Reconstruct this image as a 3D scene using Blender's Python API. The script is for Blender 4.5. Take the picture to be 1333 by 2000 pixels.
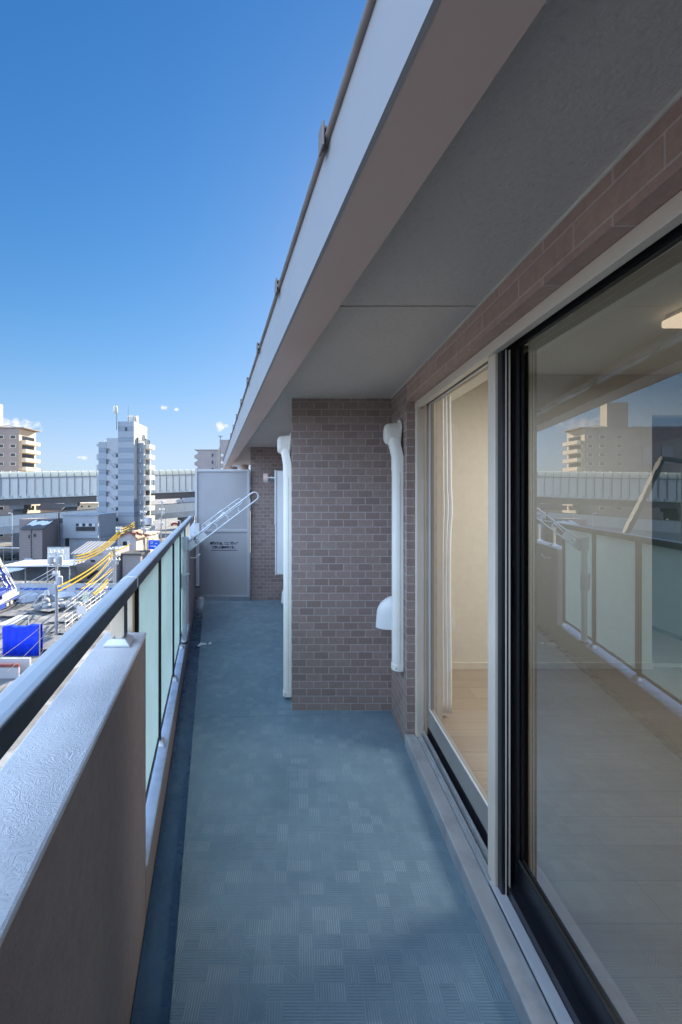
import bpy, bmesh, math, random
from mathutils import Vector, Matrix
random.seed(7)
S = bpy.context.scene
for o in list(bpy.data.objects): bpy.data.objects.remove(o)
COL = S.collection
R = math.radians

# ------------------------------------------------------------------ camera
F, VX, HY, EYE = 820.0, 585.0, 966.0, 1.47      # focal in photo px, vanishing point of the wall, horizon row, eye height
cd = bpy.data.cameras.new('camera'); cam = bpy.data.objects.new('camera', cd); COL.objects.link(cam)
cam.location = (0, 0, EYE); cam.rotation_euler = (R(90), 0, 0)
cd.sensor_fit = 'VERTICAL'; cd.sensor_height = 36; cd.lens = F/2000*36
cd.shift_x = (666.5-VX)/2000; cd.shift_y = -(1000-HY)/2000
cd.clip_start = 0.05; cd.clip_end = 6000
S.camera = cam
S.render.resolution_x, S.render.resolution_y = 682, 1024

# ------------------------------------------------------------------ light
SUN_EL, SUN_AZ = R(24), R(22)                     # azimuth from +Y towards +X
EXPOSURE = 2.35
FILL_CLOUD = (10.5, 13.8, 19)
W = bpy.data.worlds.new('World'); S.world = W; W.use_nodes = True
def build_world():
    nt = W.node_tree; N = nt.nodes; L = nt.links; N.clear()
    out = N.new('ShaderNodeOutputWorld'); bg = N.new('ShaderNodeBackground')
    sky = N.new('ShaderNodeTexSky'); sky.sky_type = 'NISHITA'; sky.sun_disc = False
    sky.sun_elevation = SUN_EL; sky.sun_rotation = SUN_AZ
    sky.air_density = 1.0; sky.dust_density = 0.15; sky.ozone_density = 2.0; sky.altitude = 0
    hs = N.new('ShaderNodeHueSaturation'); hs.inputs['Saturation'].default_value = 1.36; hs.inputs['Value'].default_value = .68; hs.inputs['Hue'].default_value = .508
    L.new(sky.outputs[0], hs.inputs['Color'])
    sp = N.new('ShaderNodeSeparateColor'); cmb = N.new('ShaderNodeCombineColor'); L.new(hs.outputs[0], sp.inputs[0])
    for i, top in enumerate((2.15, 2.85, 4.3)):        # shoulder: keeps the horizon from outrunning the zenith
        a = N.new('ShaderNodeMath'); a.operation = 'DIVIDE'; a.inputs[1].default_value = top; L.new(sp.outputs[i], a.inputs[0])
        b = N.new('ShaderNodeMath'); b.operation = 'POWER'; b.inputs[1].default_value = 2.0; L.new(a.outputs[0], b.inputs[0])
        d = N.new('ShaderNodeMath'); d.operation = 'ADD'; d.inputs[1].default_value = 1.0; L.new(b.outputs[0], d.inputs[0])
        e = N.new('ShaderNodeMath'); e.operation = 'SQRT'; L.new(d.outputs[0], e.inputs[0])
        f = N.new('ShaderNodeMath'); f.operation = 'DIVIDE'; L.new(sp.outputs[i], f.inputs[0]); L.new(e.outputs[0], f.inputs[1])
        L.new(f.outputs[0], cmb.inputs[i])
    # a few small cloud puffs low over the horizon
    tc = N.new('ShaderNodeTexCoord'); nz = N.new('ShaderNodeTexNoise'); nz.inputs['Scale'].default_value = 95; nz.inputs['Detail'].default_value = 6
    L.new(tc.outputs['Generated'], nz.inputs['Vector'])
    acc = None
    for (px, py, w, h) in [(22, 828, .050, .013), (432, 833, .022, .009), (322, 796, .010, .005), (345, 800, .006, .004), (163, 893, .012, .004), (1290, 905, .03, .01), (-120, 845, .05, .012)]:
        d = Vector(((px-VX)/F, 1, (HY-py)/F)).normalized()
        sx = Vector((d.y, -d.x, 0)).normalized()
        sub = N.new('ShaderNodeVectorMath'); sub.operation = 'SUBTRACT'; sub.inputs[1].default_value = d
        L.new(tc.outputs['Generated'], sub.inputs[0])
        dx = N.new('ShaderNodeVectorMath'); dx.operation = 'DOT_PRODUCT'; dx.inputs[1].default_value = sx/w
        dz = N.new('ShaderNodeVectorMath'); dz.operation = 'DOT_PRODUCT'; dz.inputs[1].default_value = Vector((0, 0, 1))/h
        L.new(sub.outputs[0], dx.inputs[0]); L.new(sub.outputs[0], dz.inputs[0])
        cb = N.new('ShaderNodeCombineXYZ'); L.new(dx.outputs['Value'], cb.inputs[0]); L.new(dz.outputs['Value'], cb.inputs[1])
        ln = N.new('ShaderNodeVectorMath'); ln.operation = 'LENGTH'; L.new(cb.outputs[0], ln.inputs[0])
        m = N.new('ShaderNodeMath'); m.operation = 'SUBTRACT'; m.inputs[0].default_value = 1.0; L.new(ln.outputs['Value'], m.inputs[1])
        if acc is None: acc = m.outputs[0]
        else:
            mx = N.new('ShaderNodeMath'); mx.operation = 'MAXIMUM'; L.new(acc, mx.inputs[0]); L.new(m.outputs[0], mx.inputs[1]); acc = mx.outputs[0]
    ad = N.new('ShaderNodeMath'); ad.operation = 'MULTIPLY_ADD'; ad.inputs[1].default_value = 3.4; ad.inputs[2].default_value = -1.7
    L.new(nz.outputs['Fac'], ad.inputs[0])
    sm = N.new('ShaderNodeMath'); sm.operation = 'ADD'; L.new(acc, sm.inputs[0]); L.new(ad.outputs[0], sm.inputs[1])
    ms = N.new('ShaderNodeMath'); ms.operation = 'MULTIPLY'; ms.use_clamp = True; ms.inputs[1].default_value = .48; L.new(sm.outputs[0], ms.inputs[0])
    mix = N.new('ShaderNodeMix'); mix.data_type = 'RGBA'; mix.inputs[7].default_value = (5.2, 4.5, 4.3, 1)
    L.new(ms.outputs[0], mix.inputs[0]); L.new(cmb.outputs[0], mix.inputs[6])
    # bright cloud added behind and left of the camera to lift the shaded balcony (its edge shows in the window reflection)
    c = Vector((math.sin(R(-128))*math.cos(R(36)), math.cos(R(-128))*math.cos(R(36)), math.sin(R(36))))
    dt = N.new('ShaderNodeVectorMath'); dt.operation = 'DOT_PRODUCT'; dt.inputs[1].default_value = c; L.new(tc.outputs['Generated'], dt.inputs[0])
    mr = N.new('ShaderNodeMapRange'); mr.interpolation_type = 'SMOOTHSTEP'; mr.inputs[1].default_value = .50; mr.inputs[2].default_value = .82; L.new(dt.outputs['Value'], mr.inputs[0])
    mp = N.new('ShaderNodeMapping'); mp.inputs['Scale'].default_value = (1.0, 1.4, 4.0); L.new(tc.outputs['Generated'], mp.inputs[0])
    n2 = N.new('ShaderNodeTexNoise'); n2.inputs['Scale'].default_value = 2.6; n2.inputs['Detail'].default_value = 7; n2.inputs['Distortion'].default_value = .6; L.new(mp.outputs[0], n2.inputs['Vector'])
    m2 = N.new('ShaderNodeMapRange'); m2.inputs[1].default_value = .34; m2.inputs[2].default_value = .60; L.new(n2.outputs['Fac'], m2.inputs[0])
    mu = N.new('ShaderNodeMath'); mu.operation = 'MULTIPLY'; L.new(mr.outputs[0], mu.inputs[0]); L.new(m2.outputs[0], mu.inputs[1])
    mixb = N.new('ShaderNodeMix'); mixb.data_type = 'RGBA'; mixb.inputs[7].default_value = (*FILL_CLOUD, 1)
    L.new(mu.outputs[0], mixb.inputs[0]); L.new(mix.outputs[2], mixb.inputs[6])
    L.new(mixb.outputs[2], bg.inputs['Color']); bg.inputs['Strength'].default_value = 0.06
    L.new(bg.outputs[0], out.inputs['Surface'])
build_world()
sl = bpy.data.lights.new('sun', 'SUN'); sl.energy = 3.2; sl.angle = R(0.5); sl.color = (1.0, .88, .70)
sun = bpy.data.objects.new('sun', sl); COL.objects.link(sun)
sd = Vector((math.sin(SUN_AZ)*math.cos(SUN_EL), math.cos(SUN_AZ)*math.cos(SUN_EL), math.sin(SUN_EL)))
sun.rotation_euler = sd.to_track_quat('Z', 'Y').to_euler(); sun.location = sd*60
S.view_settings.view_transform = 'Standard'; S.view_settings.look = 'None'
S.view_settings.exposure = EXPOSURE; S.view_settings.gamma = 1
S.cycles.max_bounces = 10; S.cycles.diffuse_bounces = 6; S.cycles.glossy_bounces = 5; S.cycles.transparent_max_bounces = 12
S.cycles.sample_clamp_indirect = 6; S.cycles.caustics_reflective = False; S.cycles.caustics_refractive = False

# ------------------------------------------------------------------ helpers
def P(px, py, Y):                                  # photo pixel + distance -> world point
    return Vector(((px-VX)*Y/F, Y, EYE-(py-HY)*Y/F))
TAN = 0.2073                                       # the parapet and the eaves run at this slant to the wall
def Q(u, Y, z): return Vector((u-TAN*Y, Y, z))     # slanted balcony edge: u = offset at the camera's own line
GZ = -13.6                                         # street level

class MB:
    def __init__(s): s.v = []; s.f = []
    def add(s, vs, fs):
        b = len(s.v); s.v += [Vector(v) for v in vs]; s.f += [[i+b for i in f] for f in fs]; return s
    def hexa(s, p):                                # 8 points: bottom ring then top ring
        return s.add(p, [(3,2,1,0),(4,5,6,7),(0,1,5,4),(1,2,6,5),(2,3,7,6),(3,0,4,7)])
    def box(s, x0, x1, y0, y1, z0, z1):
        return s.hexa([(x0,y0,z0),(x1,y0,z0),(x1,y1,z0),(x0,y1,z0),(x0,y0,z1),(x1,y0,z1),(x1,y1,z1),(x0,y1,z1)])
    def sbox(s, u0, u1, y0, y1, z0, z1):           # box along the slanted edge
        return s.hexa([Q(u0,y0,z0),Q(u1,y0,z0),Q(u1,y1,z0),Q(u0,y1,z0),Q(u0,y0,z1),Q(u1,y0,z1),Q(u1,y1,z1),Q(u0,y1,z1)])
    def obox(s, c, ax, ay, hx, hy, z0, z1):        # box with its own plan axes
        c = Vector(c); ax = Vector(ax); ay = Vector(ay); k = []
        for z in (z0, z1):
            for a, b in ((-1,-1),(1,-1),(1,1),(-1,1)):
                q = c+ax*hx*a+ay*hy*b; k.append((q.x, q.y, z))
        return s.hexa(k)
    def bar(s, a, b, w, h=None, up=(0,0,1)):       # square bar between two points
        a, b = Vector(a), Vector(b); h = h or w; d = (b-a).normalized(); u = Vector(up)
        if abs(d.dot(u)) > .98: u = Vector((1,0,0))
        r = d.cross(u).normalized(); t = r.cross(d)
        k = []
        for q in (a, b):
            for i, j in ((-1,-1),(1,-1),(1,1),(-1,1)): k.append(q+r*w/2*i+t*h/2*j)
        return s.add(k, [(3,2,1,0),(4,5,6,7),(0,1,5,4),(1,2,6,5),(2,3,7,6),(3,0,4,7)])
    def tube(s, pts, r, n=8, cap=True):
        pts = [Vector(p) for p in pts]; rs = r if isinstance(r, (list, tuple)) else [r]*len(pts)
        b = len(s.v); pu = None
        for i, p in enumerate(pts):
            d = (pts[min(i+1, len(pts)-1)]-pts[max(i-1, 0)]).normalized()
            if pu is None:
                u = Vector((0,0,1)) if abs(d.z) < .9 else Vector((1,0,0))
            else: u = pu
            x = d.cross(u).normalized(); pu = x.cross(d).normalized()
            for k in range(n):
                a = 2*math.pi*k/n; s.v.append(p+(x*math.cos(a)+pu*math.sin(a))*rs[i])
        for i in range(len(pts)-1):
            for k in range(n):
                k2 = (k+1) % n; s.f.append([b+i*n+k, b+i*n+k2, b+(i+1)*n+k2, b+(i+1)*n+k])
        if cap:
            s.f.append([b+k for k in reversed(range(n))]); s.f.append([b+(len(pts)-1)*n+k for k in range(n)])
        return s
    def lathe(s, c, prof, n=20, axis='Z'):         # prof: (radius, height) along the axis
        b = len(s.v); c = Vector(c)
        for (r, h) in prof:
            for k in range(n):
                a = 2*math.pi*k/n; x, y = r*math.cos(a), r*math.sin(a)
                s.v.append(c+Vector({'Z': (x,y,h), 'X': (h,x,y), 'Y': (y,h,x)}[axis]))
        m = len(prof)
        for i in range(m-1):
            for k in range(n):
                k2 = (k+1) % n; s.f.append([b+i*n+k, b+i*n+k2, b+(i+1)*n+k2, b+(i+1)*n+k])
        s.f.append([b+k for k in reversed(range(n))]); s.f.append([b+(m-1)*n+k for k in range(n)])
        return s
    def loft(s, rings, close=True):                # list of equal-length rings of points
        b = len(s.v); n = len(rings[0])
        for r in rings: s.v += [Vector(p) for p in r]
        for i in range(len(rings)-1):
            for k in range(n):
                k2 = (k+1) % n; s.f.append([b+i*n+k, b+i*n+k2, b+(i+1)*n+k2, b+(i+1)*n+k])
        if close:
            s.f.append([b+k for k in reversed(range(n))]); s.f.append([b+(len(rings)-1)*n+k for k in range(n)])
        return s
    def prism(s, poly, d):                         # polygon (3D points) pushed by vector d
        d = Vector(d); poly = [Vector(p) for p in poly]
        return s.loft([poly, [p+d for p in poly]])
    def sheet(s, grid):                            # grid of points -> quads
        b = len(s.v); m = len(grid[0])
        for r in grid: s.v += [Vector(p) for p in r]
        for i in range(len(grid)-1):
            for k in range(m-1): s.f.append([b+i*m+k, b+i*m+k+1, b+(i+1)*m+k+1, b+(i+1)*m+k])
        return s
    def build(s, name, mat, parent=None, bevel=0, smooth=False, solid=0):
        org = ORG.get(parent.name, Vector()) if parent else Vector()
        me = bpy.data.meshes.new(name)
        me.from_pydata([tuple(v-org) for v in s.v], [], s.f); me.update()
        bm = bmesh.new(); bm.from_mesh(me); bmesh.ops.recalc_face_normals(bm, faces=bm.faces); bm.to_mesh(me); bm.free()
        me.materials.append(mat)
        if smooth:
            for p in me.polygons: p.use_smooth = True
            try: me.set_sharp_from_angle(angle=R(38))
            except Exception: pass
        o = bpy.data.objects.new(name, me); COL.objects.link(o)
        if parent: o.parent = parent; ORG[o.name] = org
        if solid:
            m = o.modifiers.new('thickness', 'SOLIDIFY'); m.thickness = solid
        if bevel:
            m = o.modifiers.new('edge', 'BEVEL'); m.width = bevel; m.segments = 2; m.limit_method = 'ANGLE'; m.angle_limit = R(40)
        return o
ORG = {}
def thing(name, label, cat, loc=(0,0,0), group=None):
    o = bpy.data.objects.new(name, None); o.location = loc; COL.objects.link(o); o.empty_display_size = .2
    o['label'] = label; o['category'] = cat
    if group: o['group'] = group
    ORG[o.name] = Vector(loc); return o
def tag(o, label, cat, group=None):
    o['label'] = label; o['category'] = cat
    if group: o['group'] = group
    return o
def struct(o): o['kind'] = 'structure'; return o
def stuff(o): o['kind'] = 'stuff'; return o
def copy_thing(root, loc, label):
    r = root.copy(); COL.objects.link(r); r.location = loc; r['label'] = label
    for ch in list(root.children):
        c = ch.copy(); COL.objects.link(c); c.parent = r
        for g in ch.children:
            d = g.copy(); COL.objects.link(d); d.parent = c
    return r

# ------------------------------------------------------------------ materials
def lin(c): return tuple((x/12.92 if x <= .04045 else ((x+.055)/1.055)**2.4) for x in c)
class NT:
    def __init__(s, name):
        s.m = bpy.data.materials.new(name); s.m.use_nodes = True; s.t = s.m.node_tree; s.n = s.t.nodes; s.l = s.t.links
        s.b = s.n['Principled BSDF']; s.out = s.n['Material Output']
    def node(s, k, **kw):
        n = s.n.new(k)
        for a, v in kw.items(): setattr(n, a, v)
        return n
    def link(s, a, b): s.l.new(a, b)
    def obj(s): return s.node('ShaderNodeTexCoord').outputs['Object']
    def math(s, op, a, b=None, c=None, clamp=False):
        n = s.node('ShaderNodeMath', operation=op, use_clamp=clamp)
        for i, x in enumerate((a, b, c)):
            if x is None: continue
            if isinstance(x, (int, float)): n.inputs[i].default_value = x
            else: s.link(x, n.inputs[i])
        return n.outputs[0]
    def noise(s, vec, scale, detail=4, rough=.55, dist=0):
        n = s.node('ShaderNodeTexNoise'); n.inputs['Scale'].default_value = scale; n.inputs['Detail'].default_value = detail
        n.inputs['Roughness'].default_value = rough; n.inputs['Distortion'].default_value = dist
        if vec is not None: s.link(vec, n.inputs['Vector'])
        return n.outputs['Fac']
    def mixc(s, f, a, b):
        n = s.node('ShaderNodeMix', data_type='RGBA')
        for i, x in ((0, f), (6, a), (7, b)):
            if isinstance(x, (int, float)): n.inputs[i].default_value = x
            elif isinstance(x, tuple): n.inputs[i].default_value = (*x[:3], 1)
            else: s.link(x, n.inputs[i])
        return n.outputs[2]
    def ramp(s, f, lo, hi):
        n = s.node('ShaderNodeMapRange'); n.inputs[1].default_value = lo; n.inputs[2].default_value = hi; s.link(f, n.inputs[0]); return n.outputs[0]
    def bump(s, h, strength=.3, dist=.01):
        n = s.node('ShaderNodeBump'); n.inputs['Strength'].default_value = strength; n.inputs['Distance'].default_value = dist
        s.link(h, n.inputs['Height']); s.link(n.outputs[0], s.b.inputs['Normal'])
    def scalev(s, vec, v):
        n = s.node('ShaderNodeMapping'); n.inputs['Scale'].default_value = v; s.link(vec, n.inputs[0]); return n.outputs[0]
def mat(name, col, rough=.6, metal=0, var=.12, vs=6, bump=0, bs=60, bd=.004, spec=.5, dirt=None, ds=2.5):
    t = NT(name); v = t.obj()
    f = t.ramp(t.noise(v, vs, 5), .3, .7)
    c = t.mixc(f, tuple(x*(1-var) for x in col), tuple(min(1, x*(1+var)) for x in col))
    if dirt:
        g = t.ramp(t.noise(v, ds, 6, .65), .52, .72)
        c = t.mixc(t.math('MULTIPLY', g, dirt[1]), c, dirt[0])
    t.link(c, t.b.inputs['Base Color'])
    rr = t.ramp(t.noise(v, vs*2.3, 3), .2, .8)
    t.link(t.math('MULTIPLY_ADD', rr, .16, max(.02, rough-.08)), t.b.inputs['Roughness'])
    t.b.inputs['Metallic'].default_value = metal; t.b.inputs['Specular IOR Level'].default_value = spec
    if bump: t.bump(t.noise(v, bs, 4), bump, bd)
    return t.m

def tile_mat(name, axis, w=.1, h=.05, c1=(.375,.285,.255), c2=(.255,.188,.17), mo=(.52,.455,.43)):
    t = NT(name); sep = t.node('ShaderNodeSeparateXYZ'); v = t.obj(); t.link(v, sep.inputs[0])
    cb = t.node('ShaderNodeCombineXYZ'); t.link(sep.outputs[axis], cb.inputs[0]); t.link(sep.outputs[2], cb.inputs[1])
    br = t.node('ShaderNodeTexBrick'); br.offset = .5; br.offset_frequency = 2
    t.link(cb.outputs[0], br.inputs['Vector'])
    for k, x in (('Scale', 1), ('Brick Width', w), ('Row Height', h), ('Mortar Size', .0032), ('Mortar Smooth', .25), ('Bias', -.15)): br.inputs[k].default_value = x
    br.inputs['Color1'].default_value = (*c1, 1); br.inputs['Color2'].default_value = (*c2, 1); br.inputs['Mortar'].default_value = (*mo, 1)
    nz = t.noise(v, 55, 5, .6); big = t.noise(v, 2.2, 4)
    c = t.mixc(t.math('MULTIPLY', t.ramp(nz, .35, .75), .35), br.outputs['Color'], (.19,.135,.12))
    c = t.mixc(t.math('MULTIPLY', t.ramp(big, .45, .75), .22), c, (.24,.20,.185))
    t.link(c, t.b.inputs['Base Color']); t.b.inputs['Roughness'].default_value = .55
    hgt = t.math('ADD', t.math('MULTIPLY', br.outputs['Fac'], -1.0), t.math('MULTIPLY', nz, .55))
    t.bump(hgt, .55, .004)
    return t.m

def floor_mat():
    t = NT('vinyl_floor'); v = t.obj(); s = t.scalev(v, (1/.0468,)*3)
    sep = t.node('ShaderNodeSeparateXYZ'); t.link(s, sep.inputs[0]); u, w = sep.outputs[0], sep.outputs[1]
    fl = t.node('ShaderNodeVectorMath', operation='FLOOR'); t.link(s, fl.inputs[0])
    fs = t.node('ShaderNodeSeparateXYZ'); t.link(fl.outputs[0], fs.inputs[0])
    cb = t.node('ShaderNodeCombineXYZ'); t.link(fs.outputs[0], cb.inputs[0]); t.link(fs.outputs[1], cb.inputs[1])
    wn = t.node('ShaderNodeTexWhiteNoise', noise_dimensions='2D'); t.link(cb.outputs[0], wn.inputs['Vector'])
    r = wn.outputs['Value']
    a = t.math('LESS_THAN', r, .50); b = t.math('LESS_THAN', r, .90)
    diag = t.math('ADD', u, w); diag = t.math('MULTIPLY', diag, .7071)
    coord = t.math('ADD', t.math('MULTIPLY', a, w), t.math('MULTIPLY', t.math('SUBTRACT', b, a), u))
    coord = t.math('ADD', coord, t.math('MULTIPLY', t.math('SUBTRACT', 1.0, b), diag))
    st = t.math('SINE', t.math('MULTIPLY', coord, 2*math.pi*6))
    st = t.math('MULTIPLY_ADD', st, .5, .5)
    fine = t.noise(v, 260, 3)
    # seams between squares
    fu = t.math('ABSOLUTE', t.math('SUBTRACT', t.math('FRACT', u), .5)); fw = t.math('ABSOLUTE', t.math('SUBTRACT', t.math('FRACT', w), .5))
    seam = t.math('GREATER_THAN', t.math('MAXIMUM', fu, fw), .482)
    big = t.ramp(t.noise(v, 2.6, 7, .62, .4), .3, .72)
    base = t.mixc(big, (.115,.195,.25), (.19,.285,.345))
    wn2 = t.node('ShaderNodeSeparateColor'); t.link(wn.outputs['Color'], wn2.inputs[0])
    base = t.mixc(t.math('MULTIPLY', wn2.outputs[1], .13), base, (.095,.16,.205))
    amt = t.math('MULTIPLY_ADD', t.math('MULTIPLY', t.math('SUBTRACT', b, a), t.math('POWER', wn2.outputs[2], 1.2)), .25, .10)  # lengthwise squares get extra pale streaks, glints painted into the colour
    base = t.mixc(t.math('MULTIPLY', t.math('POWER', st, 1.6), amt), base, (.56,.66,.70))
    base = t.mixc(t.math('MULTIPLY', seam, .12), base, (.40,.48,.51))
    sep2 = t.node('ShaderNodeSeparateXYZ'); t.link(v, sep2.inputs[0])
    ln = t.math('LESS_THAN', t.math('ABSOLUTE', t.math('SUBTRACT', sep2.outputs[1], t.math('MULTIPLY_ADD', sep2.outputs[0], .06, 2.80))), .004)
    base = t.mixc(t.math('MULTIPLY', ln, .35), base, (.05,.08,.1))
    dust = t.ramp(t.noise(v, 7, 8, .7), .56, .74)
    base = t.mixc(t.math('MULTIPLY', dust, .28), base, (.36,.42,.44))
    t.link(base, t.b.inputs['Base Color'])
    t.link(t.math('MULTIPLY_ADD', t.noise(v, 9, 5), .3, .34), t.b.inputs['Roughness'])
    h = t.math('ADD', t.math('MULTIPLY', st, 1.0), t.math('MULTIPLY', fine, .4))
    t.bump(h, .6, .002)
    return t.m

def trowel_mat():                                  # swirled, hand-floated parapet top
    t = NT('trowelled_coping'); v = t.obj()
    d = t.node('ShaderNodeTexNoise'); d.inputs['Scale'].default_value = 9; d.inputs['Detail'].default_value = 2; t.link(v, d.inputs['Vector'])
    ad = t.node('ShaderNodeVectorMath', operation='MULTIPLY_ADD'); ad.inputs[1].default_value = (.12,.12,.12)
    t.link(d.outputs['Color'], ad.inputs[0]); t.link(v, ad.inputs[2])
    a = t.noise(t.scalev(ad.outputs[0], (84, 30, 50)), 1.0, 3, .5, 2.2)
    b = t.noise(t.scalev(ad.outputs[0], (34, 92, 50)), 1.0, 3, .5, 2.2)
    sel = t.ramp(t.noise(v, 6, 2), .42, .58)
    mx = t.math('ADD', t.math('MULTIPLY', a, sel), t.math('MULTIPLY', b, t.math('SUBTRACT', 1.0, sel)))
    rid = t.ramp(t.math('ABSOLUTE', t.math('SUBTRACT', mx, .5)), 0, .16)
    c = t.mixc(t.ramp(t.noise(v, 5, 6), .3, .7), (.60,.62,.66), (.73,.75,.78))
    c = t.mixc(t.math('MULTIPLY', t.ramp(t.noise(v, 30, 5, .7), .6, .75), .3), c, (.36,.37,.39))
    t.link(c, t.b.inputs['Base Color']); t.b.inputs['Roughness'].default_value = .75; t.b.inputs['Specular IOR Level'].default_value = .3
    t.bump(t.math('ADD', rid, t.math('MULTIPLY', t.noise(v, 90, 4), .35)), .38, .0035)
    return t.m

def glass_mat(name, tint=(.93,.95,.95), boost=2.0, wave=0.0):
    t = NT(name); n = t.n; n.remove(t.b)
    geo = t.node('ShaderNodeNewGeometry'); dp = t.node('ShaderNodeVectorMath', operation='DOT_PRODUCT')
    t.link(geo.outputs['Normal'], dp.inputs[0]); t.link(geo.outputs['Incoming'], dp.inputs[1])
    c = t.math('ABSOLUTE', dp.outputs['Value']); k = t.math('POWER', t.math('SUBTRACT', 1.0, c), 5.0)
    f = t.math('MULTIPLY', t.math('MULTIPLY_ADD', k, .96, .04), boost, clamp=True)
    tr = t.node('ShaderNodeBsdfTransparent'); tr.inputs[0].default_value = (*tint, 1)
    gl = t.node('ShaderNodeBsdfGlossy'); gl.inputs['Roughness'].default_value = 0.0; gl.inputs[0].default_value = (.95,.97,.98,1)
    if wave:
        v = t.obj(); h = t.noise(t.scalev(v, (1, 26, .25)), 1.0, 2)
        bp = t.node('ShaderNodeBump'); bp.inputs['Strength'].default_value = wave; bp.inputs['Distance'].default_value = .002
        t.link(h, bp.inputs['Height']); t.link(bp.outputs[0], gl.inputs['Normal'])
    mx = t.node('ShaderNodeMixShader'); t.link(f, mx.inputs[0]); t.link(tr.outputs[0], mx.inputs[1]); t.link(gl.outputs[0], mx.inputs[2])
    t.link(mx.outputs[0], t.out.inputs['Surface'])
    return t.m
def frosted_mat(name, col):
    t = NT(name); v = t.obj()
    c = t.mixc(t.ramp(t.noise(v, 3, 4), .3, .7), tuple(x*.95 for x in col), tuple(min(1, x*1.04) for x in col))
    t.link(c, t.b.inputs['Base Color']); t.b.inputs['Roughness'].default_value = .22
    tl = t.node('ShaderNodeBsdfTranslucent'); t.link(c, tl.inputs[0])
    mx = t.node('ShaderNodeMixShader'); mx.inputs[0].default_value = .62
    t.link(t.b.outputs[0], mx.inputs[1]); t.link(tl.outputs[0], mx.inputs[2]); t.link(mx.outputs[0], t.out.inputs['Surface'])
    return t.m
def emit_mat(name, col, s):
    t = NT(name); t.b.inputs['Base Color'].default_value = (*col, 1)
    t.b.inputs['Emission Color'].default_value = (*col, 1); t.b.inputs['Emission Strength'].default_value = s; return t.m
def wood_mat():
    t = NT('pale_floorboards'); v = t.obj()
    g = t.noise(t.scalev(v, (2.2, 46, 1)), 1.0, 6, .6, .3); pl = t.node('ShaderNodeTexBrick')
    sep = t.node('ShaderNodeSeparateXYZ'); t.link(v, sep.inputs[0]); cb = t.node('ShaderNodeCombineXYZ'); t.link(sep.outputs[0], cb.inputs[0]); t.link(sep.outputs[1], cb.inputs[1])
    t.link(cb.outputs[0], pl.inputs['Vector'])
    for k, x in (('Scale', 1), ('Brick Width', 1.2), ('Row Height', .15), ('Mortar Size', .0015)): pl.inputs[k].default_value = x
    pl.inputs['Color1'].default_value = (.40,.33,.26,1); pl.inputs['Color2'].default_value = (.46,.385,.31,1); pl.inputs['Mortar'].default_value = (.24,.19,.15,1)
    c = t.mixc(t.math('MULTIPLY', t.ramp(g, .3, .75), .55), pl.outputs['Color'], (.30,.24,.185))
    t.link(c, t.b.inputs['Base Color']); t.b.inputs['Roughness'].default_value = .38; t.bump(g, .08, .002)
    return t.m
def band_mat(name, light, dark, z0, pitch, frac):
    t = NT(name); sep = t.node('ShaderNodeSeparateXYZ'); geo = t.node('ShaderNodeNewGeometry'); t.link(geo.outputs['Position'], sep.inputs[0])
    fr = t.math('FRACT', t.math('DIVIDE', t.math('SUBTRACT', sep.outputs[2], z0), pitch))
    m = t.math('LESS_THAN', fr, frac); thin = t.math('LESS_THAN', t.math('ABSOLUTE', t.math('SUBTRACT', fr, frac*.55)), .025)
    thin2 = t.math('LESS_THAN', t.math('ABSOLUTE', t.math('SUBTRACT', fr, .74)), .012)
    c = t.mixc(m, light, dark); c = t.mixc(t.math('MULTIPLY', thin, .6), c, light); c = t.mixc(t.math('MULTIPLY', thin2, .4), c, dark)
    g = t.noise(geo.outputs['Position'], .5, 5); c = t.mixc(t.math('MULTIPLY', t.ramp(g, .4, .8), .2), c, dark)
    t.link(c, t.b.inputs['Base Color']); t.b.inputs['Roughness'].default_value = .7
    return t.m
def ribbed_mat(name, col, dark, scale, axis=0, rough=.5, metal=0):
    t = NT(name); sep = t.node('ShaderNodeSeparateXYZ'); t.link(t.obj(), sep.inputs[0])
    w = t.math('MULTIPLY_ADD', t.math('SINE', t.math('MULTIPLY', sep.outputs[axis], 2*math.pi*scale)), .5, .5)
    c = t.mixc(t.math('MULTIPLY', t.ramp(w, .0, .5), 1), dark, col)
    t.link(c, t.b.inputs['Base Color']); t.b.inputs['Roughness'].default_value = rough; t.b.inputs['Metallic'].default_value = metal
    t.bump(w, .6, .05); return t.m

M = {}
M['tile_front'] = tile_mat('brown_wall_tile_front', 0)
M['tile_header'] = tile_mat('brown_wall_tile_header', 0, w=2.0)
M['tile_lintel_lit'] = tile_mat('long_lintel_tile_lit', 1, w=.24, h=.0615, c1=(.54,.37,.30), c2=(.46,.31,.25), mo=(.66,.54,.48))  # wall tile lightened and warmed, painting light onto the lintel
M['tile_side'] = tile_mat('brown_wall_tile_side', 1)
M['soffit'] = mat('painted_concrete_ceiling', (.65,.59,.535), .85, var=.04, vs=2, bump=.7, bs=95, bd=.005, dirt=((.34,.31,.29), .25), ds=60)
M['fascia'] = mat('taupe_painted_metal', (.68,.51,.44), .42, var=.05, vs=2, spec=.5)
M['fascia_face'] = mat('pale_painted_metal', (.36,.36,.37), .40, var=.04, vs=2)
M['trim'] = mat('weathered_brown_metal', (.20,.165,.15), .5, var=.2, vs=12)
M['paint_brown'] = mat('dark_brown_render', (.34,.288,.285), .8, var=.08, vs=30, bump=.6, bs=120, bd=.003, spec=.3)
M['coping'] = trowel_mat()
M['curb'] = mat('blue_grey_coping', (.44,.55,.72), .55, var=.12, vs=9, bump=.2, bs=80, dirt=((.16,.2,.26), .5), ds=6)
M['drain'] = mat('dark_waterproof_coating', (.038,.09,.155), .28, var=.12, vs=5, bump=.1, bs=14, bd=.003, dirt=((.16,.23,.28), .22), ds=3)
M['floor'] = floor_mat()
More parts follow.
